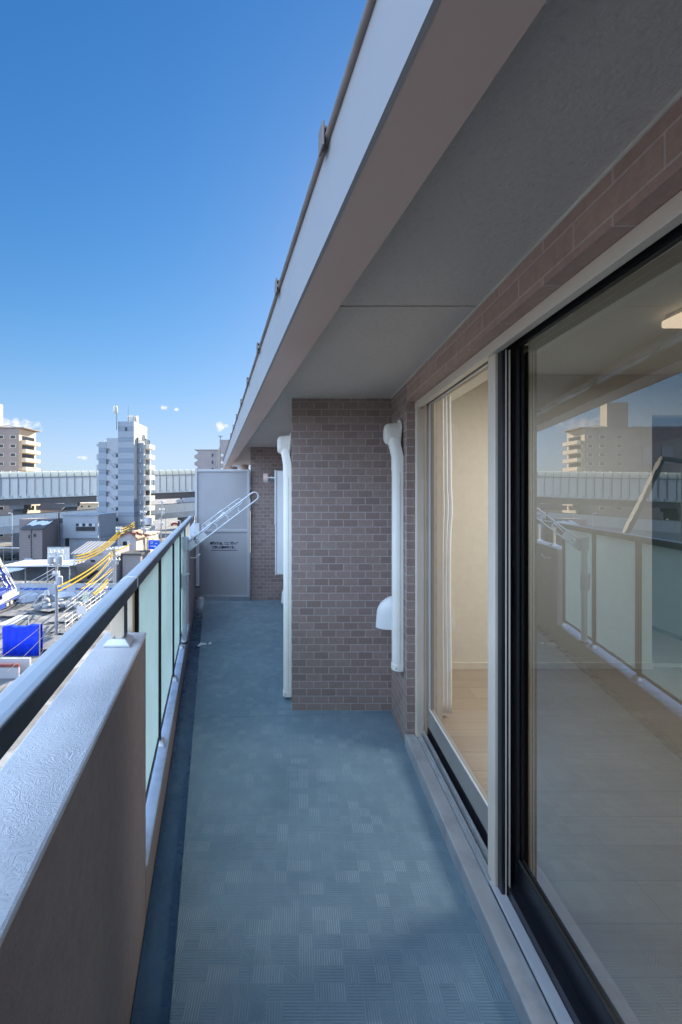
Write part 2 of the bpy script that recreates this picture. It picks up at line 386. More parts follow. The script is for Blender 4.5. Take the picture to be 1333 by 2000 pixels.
M['alu'] = mat('satin_aluminium', (.66,.69,.73), .36, metal=.30, var=.05, vs=5)
M['alu_beige'] = mat('champagne_aluminium', (.86,.72,.54), .42, metal=.35, var=.05, vs=5)
M['alu_frame'] = mat('stone_grey_aluminium', (.80,.70,.58), .40, metal=.1, var=.06, vs=4)
M['alu_sash'] = mat('grey_sash_aluminium', (.34,.325,.305), .38, metal=.2, var=.05, vs=4)
M['alu_sill'] = mat('grey_sill_metal', (.48,.49,.50), .36, metal=.3, var=.10, vs=7, dirt=((.22,.23,.25), .4), ds=8)
M['dark'] = mat('black_anodised', (.012,.013,.018), .33, var=.25, vs=5)
M['rubber'] = mat('black_gasket', (.012,.012,.013), .6)
M['screw'] = mat('steel', (.55,.55,.56), .28, metal=1)
M['frost'] = frosted_mat('teal_frosted_glass', (.83,.92,.86))
M['white_plastic'] = mat('ivory_plastic', (.90,.88,.81), .42, var=.04, vs=6)
M['white_hood'] = mat('white_vent_plastic', (.80,.81,.82), .4, var=.03)
M['panel'] = mat('grey_partition_board', (.42,.42,.44), .6, var=.05, vs=3)
M['panel_frame'] = mat('partition_frame_metal', (.52,.53,.55), .45, metal=.2, var=.05)
M['ink'] = mat('black_sticker_ink', (.02,.025,.035), .6)
M['heater'] = mat('white_enamel', (.80,.83,.86), .35, var=.04)
M['pane'] = glass_mat('window_glass', (.95,.96,.95), .55)
M['pane_dark'] = glass_mat('tinted_window_glass', (.36,.41,.45), 4.4, wave=.012)
M['wallpaper'] = mat('cream_wallpaper', (.74,.70,.62), .85, var=.03, vs=20, bump=.2, bs=240, bd=.001)
M['ceil_in'] = mat('white_ceiling', (.76,.75,.70), .85, var=.03)
M['wood'] = wood_mat()
M['skirting'] = mat('white_trim', (.72,.68,.6), .5)
M['curtain'] = mat('white_net_fabric', (.90,.93,.96), .8, var=.04)
M['counter'] = mat('pale_teal_laminate', (.40,.55,.53), .35, var=.04)
M['lampglow'] = emit_mat('warm_lamp_diffuser', (1.0,.72,.48), .40)
M['litter'] = mat('white_scrap', (.8,.8,.82), .6)
# city
M['ground'] = mat('grey_hard_ground', (.15,.15,.15), .9, var=.35, vs=.35, bump=.3, bs=3, bd=.05, dirt=((.42,.43,.46), .8), ds=.22)
M['asphalt'] = mat('asphalt', (.06,.06,.065), .85, var=.2, vs=1)
M['plate'] = mat('grey_road_plate', (.17,.175,.18), .6, var=.3, vs=.9, dirt=((.4,.41,.42), .6), ds=1.2)
M['tower_band'] = band_mat('banded_tower_cladding', (.33,.37,.42), (.235,.28,.335), 14.38, 2.637, .47)
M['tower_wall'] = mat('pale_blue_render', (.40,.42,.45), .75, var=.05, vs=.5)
M['tower_lit'] = mat('sunlit_cream_render', (.70,.68,.62), .75, var=.05, vs=.5)  # paler cream copy, paints sunlight on the tower's right-hand faces
M['shaft'] = mat('stairwell_pale_paint', (.55,.58,.63), .8)  # even pale tone for the stair recess
M['win_dark'] = mat('dark_window_glass', (.03,.035,.045), .12, var=.3, vs=2)
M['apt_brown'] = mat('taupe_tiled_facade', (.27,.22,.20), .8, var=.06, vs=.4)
M['apt_cream'] = mat('cream_and_sunlit_render', (.62,.52,.40), .75, var=.06, vs=.4)  # cream parts, and sunlight painted on the right-hand faces
M['apt_grey'] = mat('grey_tiled_facade', (.30,.28,.29), .8, var=.06, vs=.4)
M['barrier'] = ribbed_mat('louvred_grey_panel', (.86,.83,.76), (.76,.73,.67), 4, 2, .6)
M['barrier_post'] = mat('blue_grey_steel', (.24,.29,.37), .5, var=.08, vs=2)
M['barrier_light'] = mat('white_steel', (.66,.66,.64), .5, var=.06, vs=2)
M['canopy'] = mat('cream_canopy_sheet', (.80,.69,.50), .5, var=.06, vs=1)
M['girder'] = mat('brown_steel_girder', (.16,.14,.135), .6, var=.12, vs=.5)
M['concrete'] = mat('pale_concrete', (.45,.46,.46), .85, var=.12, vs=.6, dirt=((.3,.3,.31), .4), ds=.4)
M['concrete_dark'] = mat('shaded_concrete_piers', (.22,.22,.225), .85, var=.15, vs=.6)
M['house_brown'] = ribbed_mat('mauve_siding', (.28,.235,.23), (.22,.185,.18), 3, 2, .7)
M['snow'] = mat('snow', (.62,.64,.67), .7, var=.03)  # white for the pale roofs and the heaps on the lot
M['office'] = mat('blue_grey_cladding', (.33,.37,.42), .7, var=.05, vs=.4)
M['office_dark'] = mat('slate_cladding', (.28,.33,.39), .7, var=.05, vs=.4)
M['roof_corr'] = ribbed_mat('corrugated_roof_sheet', (.46,.44,.43), (.13,.12,.12), 1.55, 0, .5)
M['wall_lilac'] = mat('pale_lilac_wall', (.42,.41,.44), .8, var=.05, vs=.5)
M['roof_orange'] = mat('terracotta_roof', (.30,.105,.06), .7, var=.15, vs=1.5)
M['roof_dark'] = mat('dark_roof_tile', (.06,.065,.07), .6, var=.2, vs=1)
M['pole'] = mat('grey_concrete_pole', (.36,.36,.36), .8, var=.1, vs=1.5)
M['pole_dark'] = mat('dark_pole_steel', (.03,.033,.037), .6)
M['insul'] = mat('white_porcelain', (.72,.71,.68), .3)
M['trafo'] = mat('grey_transformer_paint', (.50,.53,.56), .45)
M['yellow'] = mat('yellow_cable_sleeve', (.42,.28,.012), .85, var=.08, spec=.08)
M['cable'] = mat('grey_cable', (.42,.42,.42), .6)
M['cable_black'] = mat('black_cable', (.03,.035,.045), .6)
M['cable_white'] = mat('pale_cable_cover', (.70,.70,.68), .5)
M['blue_paint'] = mat('blue_machine_paint', (.02,.05,.34), .4, var=.12, vs=1)
M['white_paint'] = mat('white_truck_paint', (.52,.55,.60), .4, var=.05, vs=1)
M['tyre'] = mat('tyre_rubber', (.02,.02,.02), .8)
M['tarp'] = mat('blue_tarpaulin', (.002,.045,.80), .45, var=.10, vs=1.5, bump=.5, bs=2.5, bd=.08)
M['hoard'] = mat('white_hoarding', (.45,.48,.53), .55, var=.08, vs=1)
M['hoard_blue'] = mat('blue_hoarding_stripe', (.03,.14,.50), .55, var=.08, vs=1)
M['net'] = mat('dark_mesh_netting', (.10,.11,.125), .9, var=.2, vs=1.2)
M['bag'] = mat('white_sandbag', (.36,.37,.38), .8, var=.1, vs=2, bump=.6, bs=4, bd=.05)
M['sign_blue'] = mat('blue_road_sign', (.005,.10,.70), .4, var=.03)
M['sign_white'] = mat('white_sign_face', (.80,.80,.76), .4, var=.03)
M['sign_green'] = mat('green_sign_ink', (.25,.55,.16), .5)
M['red'] = mat('red_paint', (.42,.05,.06), .5)
M['coping_red'] = mat('red_brown_coping', (.22,.07,.065), .6, var=.2, vs=3)
M['car_dark'] = mat('dark_car_paint', (.02,.025,.03), .3)
M['car_white'] = mat('white_car_paint', (.7,.71,.72), .3)
M['cream_wall'] = mat('cream_house_wall', (.66,.58,.44), .8, var=.05, vs=.5)
M['hedge'] = mat('dark_scrub', (.035,.05,.04), .9, var=.5, vs=2)

# ================================================================== THE BALCONY
Y0, YW, YE = -2.2, 2.857, 5.85          # behind the camera, pillar face, far end wall
XW, XR, ZC = .627, .672, 2.13           # tiled wall plane, window recess plane, ceiling
ZL = 2.007                              # underside of the lintel
bld = thing('apartment_building', 'brown tiled apartment building with the balcony recess and metal eaves', 'building', (0, 0, 0))
MB().box(-.052, .70, YW, YE-.002, -.2, ZC+.004).build('pillar', M['tile_front'], bld, bevel=.002)
MB().box(XW, .80, 2.448, YW-.0005, -.2, ZC+.004).build('window_wall', M['tile_side'], bld)
MB().box(XW+.0005, XR-.0005, 2.4455, 2.4478, .08, ZL-.0005).build('tile_return', M['tile_header'], bld)
MB().box(XW, .80, Y0, 2.447, ZL, ZC+.004).build('lintel', M['tile_lintel_lit'], bld)
MB().box(-.68, -.055, YE, 12, -.2, ZC+.3).build('end_wall', M['tile_front'], bld)
# ceiling in two pours with an open joint between them
def ceil_part(ya, yb, zz=0):
    m = MB(); e = .385
    m.hexa([Q(e,ya,ZC),(.799,ya,ZC),(.799,yb,ZC),Q(e,yb,ZC),Q(e,ya,2.458),(.799,ya,2.458),(.799,yb,2.458),Q(e,yb,2.458)])
    return m.build('ceiling_slab', M['soffit'], bld)
ceil_part(Y0, 1.466); ceil_part(1.474, 9.4)
MB().sbox(.378, XW+.3, Y0, 9.4, ZC+.02, ZC+.06).build('joint_backing', M['rubber'], bld)
MB().sbox(.352, .384, Y0, 9.4, 2.108, 2.44).build('drip_edge', M['soffit'], bld)
MB().box(XW-.006, XW-.0005, Y0, YW-.004, ZC-.008, ZC-.0005).build('ceiling_trim', M['skirting'], bld)
MB().box(-.05, XW-.006, YW-.006, YW-.0005, ZC-.006, ZC-.0008).build('ceiling_trim', M['skirting'], bld)
# unseen roof pitched to shade the eaves, blocks closed against sun; floors below
r = MB(); r.loft([[Q(.35, y, 2.46), Q(.35, y, 2.50), (2.6-TAN*y*.6, y, 4.6), (9, y, 4.6), (9, y, 2.46)] for y in (Y0-6, 11.9)]); r.build('roof', M['trim'], bld)  # unseen slope, pitched to shade the eaves
m = MB(); m.hexa([Q(-.38,Y0-6,GZ),(9,Y0-6,GZ),(9,11.9,GZ),Q(-.38,11.9,GZ),Q(-.38,Y0-6,-.22),(9,Y0-6,-.22),(9,11.9,-.22),Q(-.38,11.9,-.22)]); m.build('lower_storeys', M['paint_brown'], bld)
MB().box(5.4, 9, Y0-6, 11.9, -.215, 2.459).build('unseen_sun_block', M['paint_brown'], bld)
MB().box(-.6, 5.39, Y0-6, Y0-.01, -.215, 2.459).build('unseen_sun_block', M['paint_brown'], bld)
MB().box(.605, 5.39, 7.0, 11.9, -.215, 2.459).build('unseen_sun_block', M['paint_brown'], bld)
MB().box(.81, 5.39, Y0, 6.99, 2.4505, 2.459).build('unseen_attic_floor', M['paint_brown'], bld)

# floor and drain
m = MB(); m.hexa([Q(-.12,Y0,-.05),(XW-.002,Y0,-.05),(XW-.002,YE-.002,-.05),Q(-.12,YE-.002,-.05),Q(-.12,Y0,0),(XW-.002,Y0,0),(XW-.002,YE-.002,0),Q(-.12,YE-.002,0)])
struct(m.build('balcony_floor', M['floor'], bevel=.003))
m = MB(); m.hexa([Q(-.12,YE+.002,-.05),(-.69,YE+.002,-.05),(-.69,11.8,-.05),Q(-.12,11.8,-.05),Q(-.12,YE+.002,-.001),(-.69,YE+.002,-.001),(-.69,11.8,-.001),Q(-.12,11.8,-.001)])
struct(m.build('neighbour_floor', M['floor']))
struct(MB().sbox(-.232, -.1225, Y0, 11.8, -.06, -.030).build('drain_channel', M['drain']))

# parapet: solid near and far pieces, low kerb between them
par = thing('parapet_wall', 'near solid dark brown parapet with white trowelled top beside the camera', 'parapet', Q(-.31, .5, 0), group='solid parapet pieces')
MB().sbox(-.377, -.235, Y0, 1.490, -.2, .966).build('wall_body', M['paint_brown'], par, bevel=.006)
MB().sbox(-.3795, -.2325, Y0, 1.493, .967, .982).build('coping', M['coping'], par, bevel=.006)
par2 = thing('parapet_wall', 'far solid dark brown parapet reaching to the grey partition', 'parapet', Q(-.31, 5, 0), group='solid parapet pieces')
MB().sbox(-.377, -.235, 4.30, 11.5, -.2, .90).build('wall_body', M['paint_brown'], par2, bevel=.006)
MB().sbox(-.3795, -.2325, 4.297, 11.5, .901, .916).build('coping', M['coping'], par2, bevel=.005)
kb = thing('kerb_upstand', 'low blue grey kerb carrying the frosted glass balustrade', 'kerb', Q(-.31, 3, 0))
MB().sbox(-.377, -.235, 1.4935, 4.296, -.2, .135).build('kerb_body', M['paint_brown'], kb)
MB().sbox(-.3795, -.2325, 1.494, 4.2955, .136, .15).build('kerb_top', M['curb'], kb, bevel=.005)

# handrail with posts and frosted panels
hr = thing('balcony_railing', 'silver topped handrail with teal frosted glass panels along the balcony edge', 'railing', Q(-.306, 2.5, .15))
RAILP = [(-.2695,1.1745),(-.279,1.1778),(-.297,1.1785),(-.313,1.1745),(-.326,1.164),(-.332,1.150),(-.332,1.140),(-.2695,1.140)]
def rail_piece(ya, yb, name, k=0):
    cu, cz = -.300, 1.158
    MB().loft([[Q(cu+(u-cu)*(1+k), y, cz+(z-cz)*(1+k*1.6)) for u, z in RAILP] for y in (ya, yb)]).build(name, M['alu'], hr, bevel=.002)
rail_piece(Y0, 1.500, 'top_rail'); rail_piece(1.512, 5.83, 'top_rail'); rail_piece(1.490, 1.522, 'rail_joint', .07)
MB().sbox(-.2693, -.2665, Y0, 1.4895, 1.1365, 1.1725).build('side_strip', M['dark'], hr)
MB().sbox(-.2693, -.2665, 1.5225, 5.83, 1.1365, 1.1725).build('side_strip', M['dark'], hr)
MB().sbox(-.328, -.2705, Y0, 5.83, 1.131, 1.1395).build('under_channel', M['dark'], hr)
def base_plate(y, z, w, d, h, mt='alu'):
    m = MB(); a = []
    for (k, zz) in ((1, z), (1, z+h*.35), (.62, z+h)):
        a.append([Q(-.306-w*k, y-d*k, zz), Q(-.306+w*k, y-d*k, zz), Q(-.306+w*k, y+d*k, zz), Q(-.306-w*k, y+d*k, zz)])
    m.loft(a); return m
pp = MB().sbox(-.331, -.2855, 1.362, 1.398, .99, 1.1305).build('post', M['alu_beige'], hr, bevel=.002)
bp = base_plate(1.380, .9825, .042, .042, .022).build('base_plate', M['alu'], pp, bevel=.002)
for du in (-.014, .014):
    MB().lathe(Q(-.306+du, 1.3615, 1.008), [(.0045, 0), (.004, -.003), (.001, -.004)], 10, 'Y').build('screw', M['screw'], pp, smooth=True)
MB().sbox(-.2855, -.2825, 1.3605, 1.3995, 1.006, 1.130).build('post_edge', M['dark'], pp)
MB().sbox(-.331, -.286, 1.512, 1.55, .155, 1.1305).build('post', M['alu_beige'], hr, bevel=.002)
for i, y in enumerate((2.215, 2.985, 3.62, 4.24)):
    p = MB().sbox(-.296, -.270, y-.016, y+.016, .17, 1.1305).build('post', M['dark'], hr, bevel=.002)
    m = MB(); a = []
    for (k, zz) in ((1, .1505), (1, .162), (.6, .182)):
        a.append([Q(-.270-.019*k, y-.03*k, zz), Q(-.270+.019*k, y-.03*k, zz), Q(-.270+.019*k, y+.03*k, zz), Q(-.270-.019*k, y+.03*k, zz)])
    m.loft(a).build('base_plate', M['alu'], p, bevel=.002)
ys = [1.553, 2.198, 2.232, 2.968, 3.002, 3.603, 3.637, 4.223]
for i in range(4):
    ya, yb = ys[2*i], ys[2*i+1]
    f = MB()
    for (u0,u1,y_a,y_b,z0,z1) in ((-.293,-.273,ya,ya+.014,.215,1.1305),(-.293,-.273,yb-.014,yb,.215,1.1305),(-.293,-.273,ya,yb,.195,.2145)):
        f.sbox(u0,u1,y_a,y_b,z0,z1)
    fr = f.build('panel_frame', M['dark'], hr)
    MB().sbox(-.286, -.280, ya+.0145, yb-.0145, .215, 1.1305).build('glass_panel', M['frost'], fr)
for y in (4.55, 5.0, 5.45):
    p = MB().sbox(-.322, -.290, y-.016, y+.016, .935, 1.1305).build('post', M['alu_beige'], hr, bevel=.002)
    base_plate(y, .9165, .04, .04, .02).build('base_plate', M['alu'], p, bevel=.002)

# clothes-pole arms
def dry_arm(name, label, Y, u, zb, zt, span, rise, wall_post=False):
    base = Q(u, Y, zb); t = thing(name, label, 'drying arm', base, group='clothes pole arms')
    MB().box(base.x-.018, base.x+.018, Y-.018, Y+.018, zb, zt-.02).build('upright', M['heater'], t, bevel=.005)
    MB().box(base.x-.026, base.x+.026, Y-.026, Y+.026, zb, zb+.012).build('foot_cap', M['rubber'], t, bevel=.003)
    if not wall_post:
        MB().box(base.x-.05, base.x-.0185, Y-.030, Y+.030, zb+.49, zb+.62).build('rail_clamp', M['alu'], t, bevel=.004)
        MB().box(base.x-.024, base.x+.024, Y-.024, Y+.024, zb+.47, zb+.60).build('slide_clamp', M['alu'], t, bevel=.006)
        MB().tube([(base.x+.02, Y-.03, zb+.62), (base.x+.05, Y-.03, zb+.62)], .006).build('lock_pin', M['heater'], t)
    MB().box(base.x-.022, base.x+.034, Y-.032, Y+.032, zt-.10, zt+.02).build('hinge_block', M['heater'], t, bevel=.008)
    # looped arm: two round rails closed by a half circle, flat webs between them
    a = Vector((base.x+.02, Y, zt-.075)); d = Vector((span, 0, rise)); ln = d.length; d.normalize(); n = Vector((-d.z, 0, d.x))
    hw = .036; path = []
    path += [a+n*hw, a+d*ln+n*hw]
    for k in range(1, 8):
        q = math.pi*k/8; path.append(a+d*(ln+hw*math.sin(q))+n*hw*math.cos(q))
    path += [a+d*ln-n*hw, a-n*hw]
    arm = MB().tube(path, .0068, 10).build('arm_loop', M['alu'], t, smooth=True)
    w = MB()
    for k in (.0, .16):
        s0 = a+d*ln*k; w.prism([s0+n*hw, s0+d*.085+n*hw, s0+d*.085-n*hw, s0-n*hw], (0, .008, 0))
    w.build('gusset', M['alu'], arm, bevel=.002)
    for k in (.42, .58, .74, .9):
        s0 = a+d*ln*k; MB().tube([s0+n*hw*.9, s0+d*.02, s0-n*hw*.9], .006, 8).build('pole_holder', M['alu'], arm, smooth=True)
    w = MB().tube([a+Vector((.03, .03, .02)), a+d*ln*.6+n*.05+Vector((0, .03, 0))], .006, 8); w.build('brace_rod', M['alu'], t, smooth=True)
    return t
dry_arm('laundry_arm', 'larger raised clothes pole arm on a white upright in front of the glass railing', 3.73, -.246, .151, 1.075, .60, .455)
dry_arm('laundry_arm', 'smaller raised clothes pole arm farther off beside the partition', 5.45, -.190, .27, 1.075, .52, .38, wall_post=True)
MB().tube([Q(-.232, 4.45, .80), Q(-.17, 4.45, .80), Q(-.13, 4.45, .84)], .006, 8).build('tie_hook', M['white_plastic'])
tag(bpy.data.objects['tie_hook'], 'small white hook fixed to the far dark parapet', 'hook')

# partition board with its notice
pt = thing('partition_screen', 'grey escape partition board with black notice at the balcony end', 'partition', (-1.06, 5.8, .06))
X0p, X1p, yp = -1.437, -.683, 5.80
for a, b, c, d in ((X0p, X0p+.034, .06, 1.82), (X1p-.034, X1p, .06, 1.82)):
    MB().box(a, b, yp-.02, yp+.02, c, d).build('frame_post', M['panel_frame'], pt, bevel=.003)
for c, d in ((1.786, 1.82), (.955, .992), (.06, .085)):
    MB().box(X0p+.0345, X1p-.0345, yp-.018, yp+.018, c, d).build('frame_rail', M['panel_frame'], pt, bevel=.003)
MB().box(X0p+.0345, X1p-.0345, yp-.004, yp+.004, .993, 1.785).build('upper_board', M['panel'], pt)
lb = MB().box(X0p+.0345, X1p-.0345, yp-.004, yp+.004, .0855, .954).build('lower_board', M['panel'], pt)
def text(s, name, size, loc, rot, mt, parent, sx=1.0, org=None):
    cu = bpy.data.curves.new(name, 'FONT'); cu.body = s; cu.size = size; cu.align_x = 'CENTER'; cu.align_y = 'CENTER'; cu.extrude = .0004; cu.offset = .0022
    tmp = bpy.data.objects.new(name+'_tmp', cu); COL.objects.link(tmp); bpy.context.view_layer.update()
    me = bpy.data.meshes.new_from_object(tmp.evaluated_get(bpy.context.evaluated_depsgraph_get())); bpy.data.objects.remove(tmp)
    me.materials.clear(); me.materials.append(mt)
    o = bpy.data.objects.new(name, me); COL.objects.link(o); o.parent = parent; o.location = Vector(loc)-ORG.get(parent.name, Vector()); o.rotation_euler = rot; o.scale = (sx, 1, 1)
    return o
cx = (425-VX)*yp/F+.115
text('非常の際は、ここを破って', 'notice_line', .041, (cx-.018, yp-.0055, EYE-(1061.5-HY)*yp/F), (R(90),0,0), M['ink'], lb, .80)
text('隣戸へ避難出来ます。', 'notice_line', .041, (cx-.018, yp-.0055, EYE-(1069.5-HY)*yp/F), (R(90),0,0), M['ink'], lb, .80)
MB().box(cx-.20, cx+.165, yp-.0052, yp-.0045, EYE-(1075.3-HY)*yp/F, EYE-(1074.3-HY)*yp/F).build('notice_rule', M['ink'], lb)

# eaves gutter hung clear of the slab
ev = thing('eaves_gutter', 'long taupe box gutter with clips along the roof edge above', 'gutter', Q(.29, 3, 2.0))
YG = 8.8
def gut(ya, yb, k=0):
    g = MB()
    g.sbox(.2365-k, .358+k, ya, yb, 1.999-k, 2.006-k)                  # underside
    g.sbox(.351+k, .358+k, ya, yb, 2.0065-k, 2.072)                    # inner wall
    return g
gut(Y0, 4.28).build('gutter_tray', M['fascia'], ev); gut(4.32, YG).build('gutter_tray', M['fascia'], ev); gut(4.272, 4.328, .004).build('gutter_joint', M['fascia'], ev, bevel=.002)
MB().hexa([Q(.236,Y0,1.998),Q(.2445,Y0,1.998),Q(.2445,YG,1.998),Q(.236,YG,1.998),Q(.2285,Y0,2.160),Q(.2365,Y0,2.160),Q(.2365,YG,2.160),Q(.2285,YG,2.160)]).build('fascia_plate', M['fascia_face'], ev)
MB().tube([Q(.2265, Y0, 2.166), Q(.2265, YG, 2.166)], .0085, 10).build('rolled_rim', M['trim'], ev, smooth=True)
MB().sbox(.224, .2275, Y0, YG, 2.174, 2.183).build('rim_lip', M['fascia_face'], ev)
MB().sbox(.2365, .3575, YG-.004, YG, 2.0065, 2.15).build('end_cap', M['fascia'], ev)
y = .825-.59*5
while y < YG:
    c = MB().sbox(.2125, .2172, y-.015, y+.018, 2.146, 2.194); c.sbox(.2173, .236, y-.004, y+.018, 2.186, 2.193); c.sbox(.2173, .222, y+.004, y+.018, 2.144, 2.152)
    if y > Y0: c.build('rim_clip', M['trim'], ev, bevel=.002)
    if y > Y0: MB().hexa([Q(.2365,y-.03,2.150),Q(.3515,y-.03,2.092),Q(.3515,y+.03,2.092),Q(.2365,y+.03,2.150),Q(.2365,y-.03,2.185),Q(.3515,y-.03,2.118),Q(.3515,y+.03,2.118),Q(.2365,y+.03,2.185)]).build('hanger_strap', M['trim'], ev)
    y += .59
# rainwater pipes beyond the partition
for (px, Y, lab, ofs) in ((456, 8.2, 'thick grey downpipe under the gutter end', 0), (478, 7.6, 'shorter grey downpipe tight against the brick end wall', 1)):
    c = P(px, 0, Y); t = thing('rain_pipe', lab, 'downpipe', (c.x, Y, 0), group='rain pipes beyond the partition')
    MB().lathe((c.x, Y, 0), [(.058, 0), (.058, 1.93)], 18).build('pipe', M['fascia'], t, smooth=True)
    MB().lathe((c.x, Y, 1.84), [(.066, 0), (.070, .06), (.078, .17)], 18).build('outlet_funnel', M['fascia'], t, smooth=True)
    MB().tube([(c.x, Y, 1.70), (c.x+.34, Y, 1.70)], .025, 10).build('bracket_arm', M['fascia'], t, smooth=True)

# air-conditioning pipe covers
def ac_duct(label, wall_x, Y, zb, zt, w=.062, d=.068, bend=.03):
    t = thing('pipe_cover', label, 'pipe cover', (wall_x, Y, zb), group='air conditioner pipe covers')
    def ring(y, x0, z, ww, dd, tilt=0):
        q = []
        for (a, b) in ((0, -1), (-.55, -1), (-.85, -.72), (-1, -.3), (-1, .3), (-.85, .72), (-.55, 1), (0, 1)):
            q.append((x0+a*dd, y+b*ww/2, z))
        return q
    xs = wall_x-.004
    MB().loft([ring(Y, xs, z, w, d) for z in (zb+.025, zt-.27)]).build('straight_cover', M['white_plastic'], t, smooth=True)
    MB().loft([ring(Y, xs, zb-.008, w*1.08, d*1.06), ring(Y, xs, zb+.03, w*1.08, d*1.06)]).build('bottom_sleeve', M['white_plastic'], t, bevel=.003)
    rg = [ring(Y, xs, zt-.30, w*1.06, d*1.05), ring(Y, xs, zt-.22, w*1.06, d*1.05), ring(Y+bend*.5, xs-.012, zt-.15, w*1.1, d*1.05), ring(Y+bend, xs-.02, zt-.10, w*1.4, d*1.15)]
    MB().loft(rg).build('swan_neck', M['white_plastic'], t, smooth=True)
    h = MB(); rr = []
    for (xx, sc) in ((-.006, .98), (-.012, 1.0), (-.075, .92), (-.095, .80), (-.102, .62)):
        rr.append([(xs+xx, Y+bend+.052*sc*math.cos(q), zt-.075+.072*sc*math.sin(q)) for q in [2*math.pi*k/12 for k in range(12)]])
    h.loft(rr).build('wall_cap', M['white_plastic'], t, bevel=.004)
    MB().lathe((xs-.012, Y+bend+.012, zt-.045), [(.062, 0), (.062, .008)], 18, 'X').build('cap_flange', M['white_plastic'], t, smooth=True)
    MB().box(xs-d*.4, xs-d*.35, Y-w*.535, Y-w*.50, zb+.035, zt-.31).build('cover_seam', M['skirting'], t)
    MB().lathe((xs-d*.75, Y-w*.54, zb+.012), [(.004, 0), (.004, -.003)], 8, 'Y').build('screw', M['screw'], t)
    return t
ac_duct('white pipe cover on the tiled wall beside the window frame', XW, 2.545, .42, 1.915, .075, .060)
ac_duct('white pipe cover running to the floor on the brick pillar side', -.052, 3.02, .035, 1.905, .062, .058)
def hood(label, wall_x, Y, zt, w, h, d):
    t = thing('vent_hood', label, 'vent hood', (wall_x, Y, zt-h), group='domed vent hoods')
    rings = []
    for k in range(9):
        a = math.pi/2*k/8; z = zt-h+.0+h*(.42+.58*math.sin(a)) if k else zt-h
        e = max(.02, math.cos(a)) if k else 1.0
        rings.append([(wall_x-.003-d*e*max(0, math.sin(q)), Y+w/2*(.35+.65*e)*math.cos(q), z) for q in [math.pi*j/12 for j in range(13)]])
    rings.insert(1, [(x, y, z+h*.42) for (x, y, z) in rings[0]])
    rings[0] = [(wall_x-.003+(x-wall_x)*1.03, y, z) for (x, y, z) in rings[0]]
    MB().loft(rings).build('hood_shell', M['white_hood'], t, smooth=True)
    MB().box(wall_x-.006, wall_x-.001, Y-w*.53, Y+w*.53, zt-h*.98, zt+.005).build('back_plate', M['white_hood'], t, bevel=.001)
hood('white domed vent hood half behind the wall pipe cover', XW, 2.68, .825, .13, .200, .130)
hood('white domed vent hood low behind the far pipe cover', -.052, 4.55, .50, .13, .20, .135)
gh = thing('water_heater', 'white box water heater mounted on the pillar side past the pipe cover', 'water heater', (-.13, 4.1, .73))
MB().box(-.212, -.056, 3.86, 4.30, .735, 1.69).build('casing', M['heater'], gh, bevel=.006)
MB().box(-.222, -.2125, 3.85, 4.31, .73, 1.20).build('cover_panel', M['heater'], gh, bevel=.003)
MB().box(-.226, -.2125, 3.85, 4.31, 1.205, 1.695).build('cover_panel', M['heater'], gh, bevel=.003)
MB().tube([(-.20, 4.05, 1.63), (-.33, 4.05, 1.63)], .035, 14).build('flue', M['screw'], gh, smooth=True)
MB().tube([(-.30, 4.05, 1.63), (-.345, 4.05, 1.63)], .045, 14).build('flue_cap', M['fascia'], gh, smooth=True)
MB().lathe((-.228, 4.0, 1.195), [(.010, 0), (.010, -.014)], 10, 'X').build('latch', M['screw'], gh)
# scrap of paper in the drain
t = MB()
for (a, b, s) in ((0,0,.030), (.022,.02,.018), (-.008,-.03,.016), (.055,.035,.02)):
    c = P(393+a*300, 0, 4.1); q = []
    bmr = random.Random(int(a*1000)+5)
    t.loft([[(c.x+s*bmr.uniform(.7,1.1)*f*math.cos(2*math.pi*k/9), 4.1+b+s*bmr.uniform(.8,1.4)*f*math.sin(2*math.pi*k/9), z+.001*k%3*.3) for k in range(9)] for f, z in ((1, .001-.0), (.8, s*.45), (.3, s*.7))])
tag(t.build('paper_scrap', M['litter']), 'crumpled white paper scrap at the edge of the floor drain', 'litter')

# ================================================================== WINDOW
sp = thing('window_step', 'grey metal clad step under the sliding window', 'step', (.65, 1, 0))
MB().box(.613, .679, Y0, 2.4475, .0, .0765).build('step_cladding', M['alu_sill'], sp, bevel=.004)
MB().box(.6105, .6128, Y0, 1.07, .004, .070).build('cover_joint', M['alu_sill'], sp)
wd = thing('sliding_window', 'large sliding glass door with stone grey frame reflecting the city', 'window', (.72, 1.5, .08))
YR = -1.2
MB().box(XR, .700, YR, 2.447, 1.966, ZL-.001).build('frame_head', M['alu_frame'], wd, bevel=.002)
MB().box(.7005, .80, YR, 2.447, 2.02, ZL+.05).build('track_head', M['rubber'], wd)
MB().box(.700, .706, YR, 2.43, 1.985, 2.0195).build('track_fin', M['alu_frame'], wd)
MB().box(XR+.001, .715, 2.405, 2.445, .081, 1.9655).build('frame_jamb', M['alu_frame'], wd, bevel=.002)
MB().box(.7155, .79, 2.425, 2.447, .081, 2.0195).build('frame_jamb', M['alu_frame'], wd, bevel=.002)
MB().box(.6795, .715, YR, 1.50, .078, .093).build('sill_lip', M['alu'], wd, bevel=.002)
s = MB().box(.6795, .79, 1.5005, 2.4045, .072, .0815)
s.box(.690, .694, 1.5005, 2.4045, .0816, .105); s.box(.706, .718, 1.5005, 2.4045, .0816, .118)
s.build('sill_track', M['alu_sill'], wd, bevel=.0015)
MB().box(.7155, .80, YR, 1.50, .070, .125).build('sill_track', M['dark'], wd)
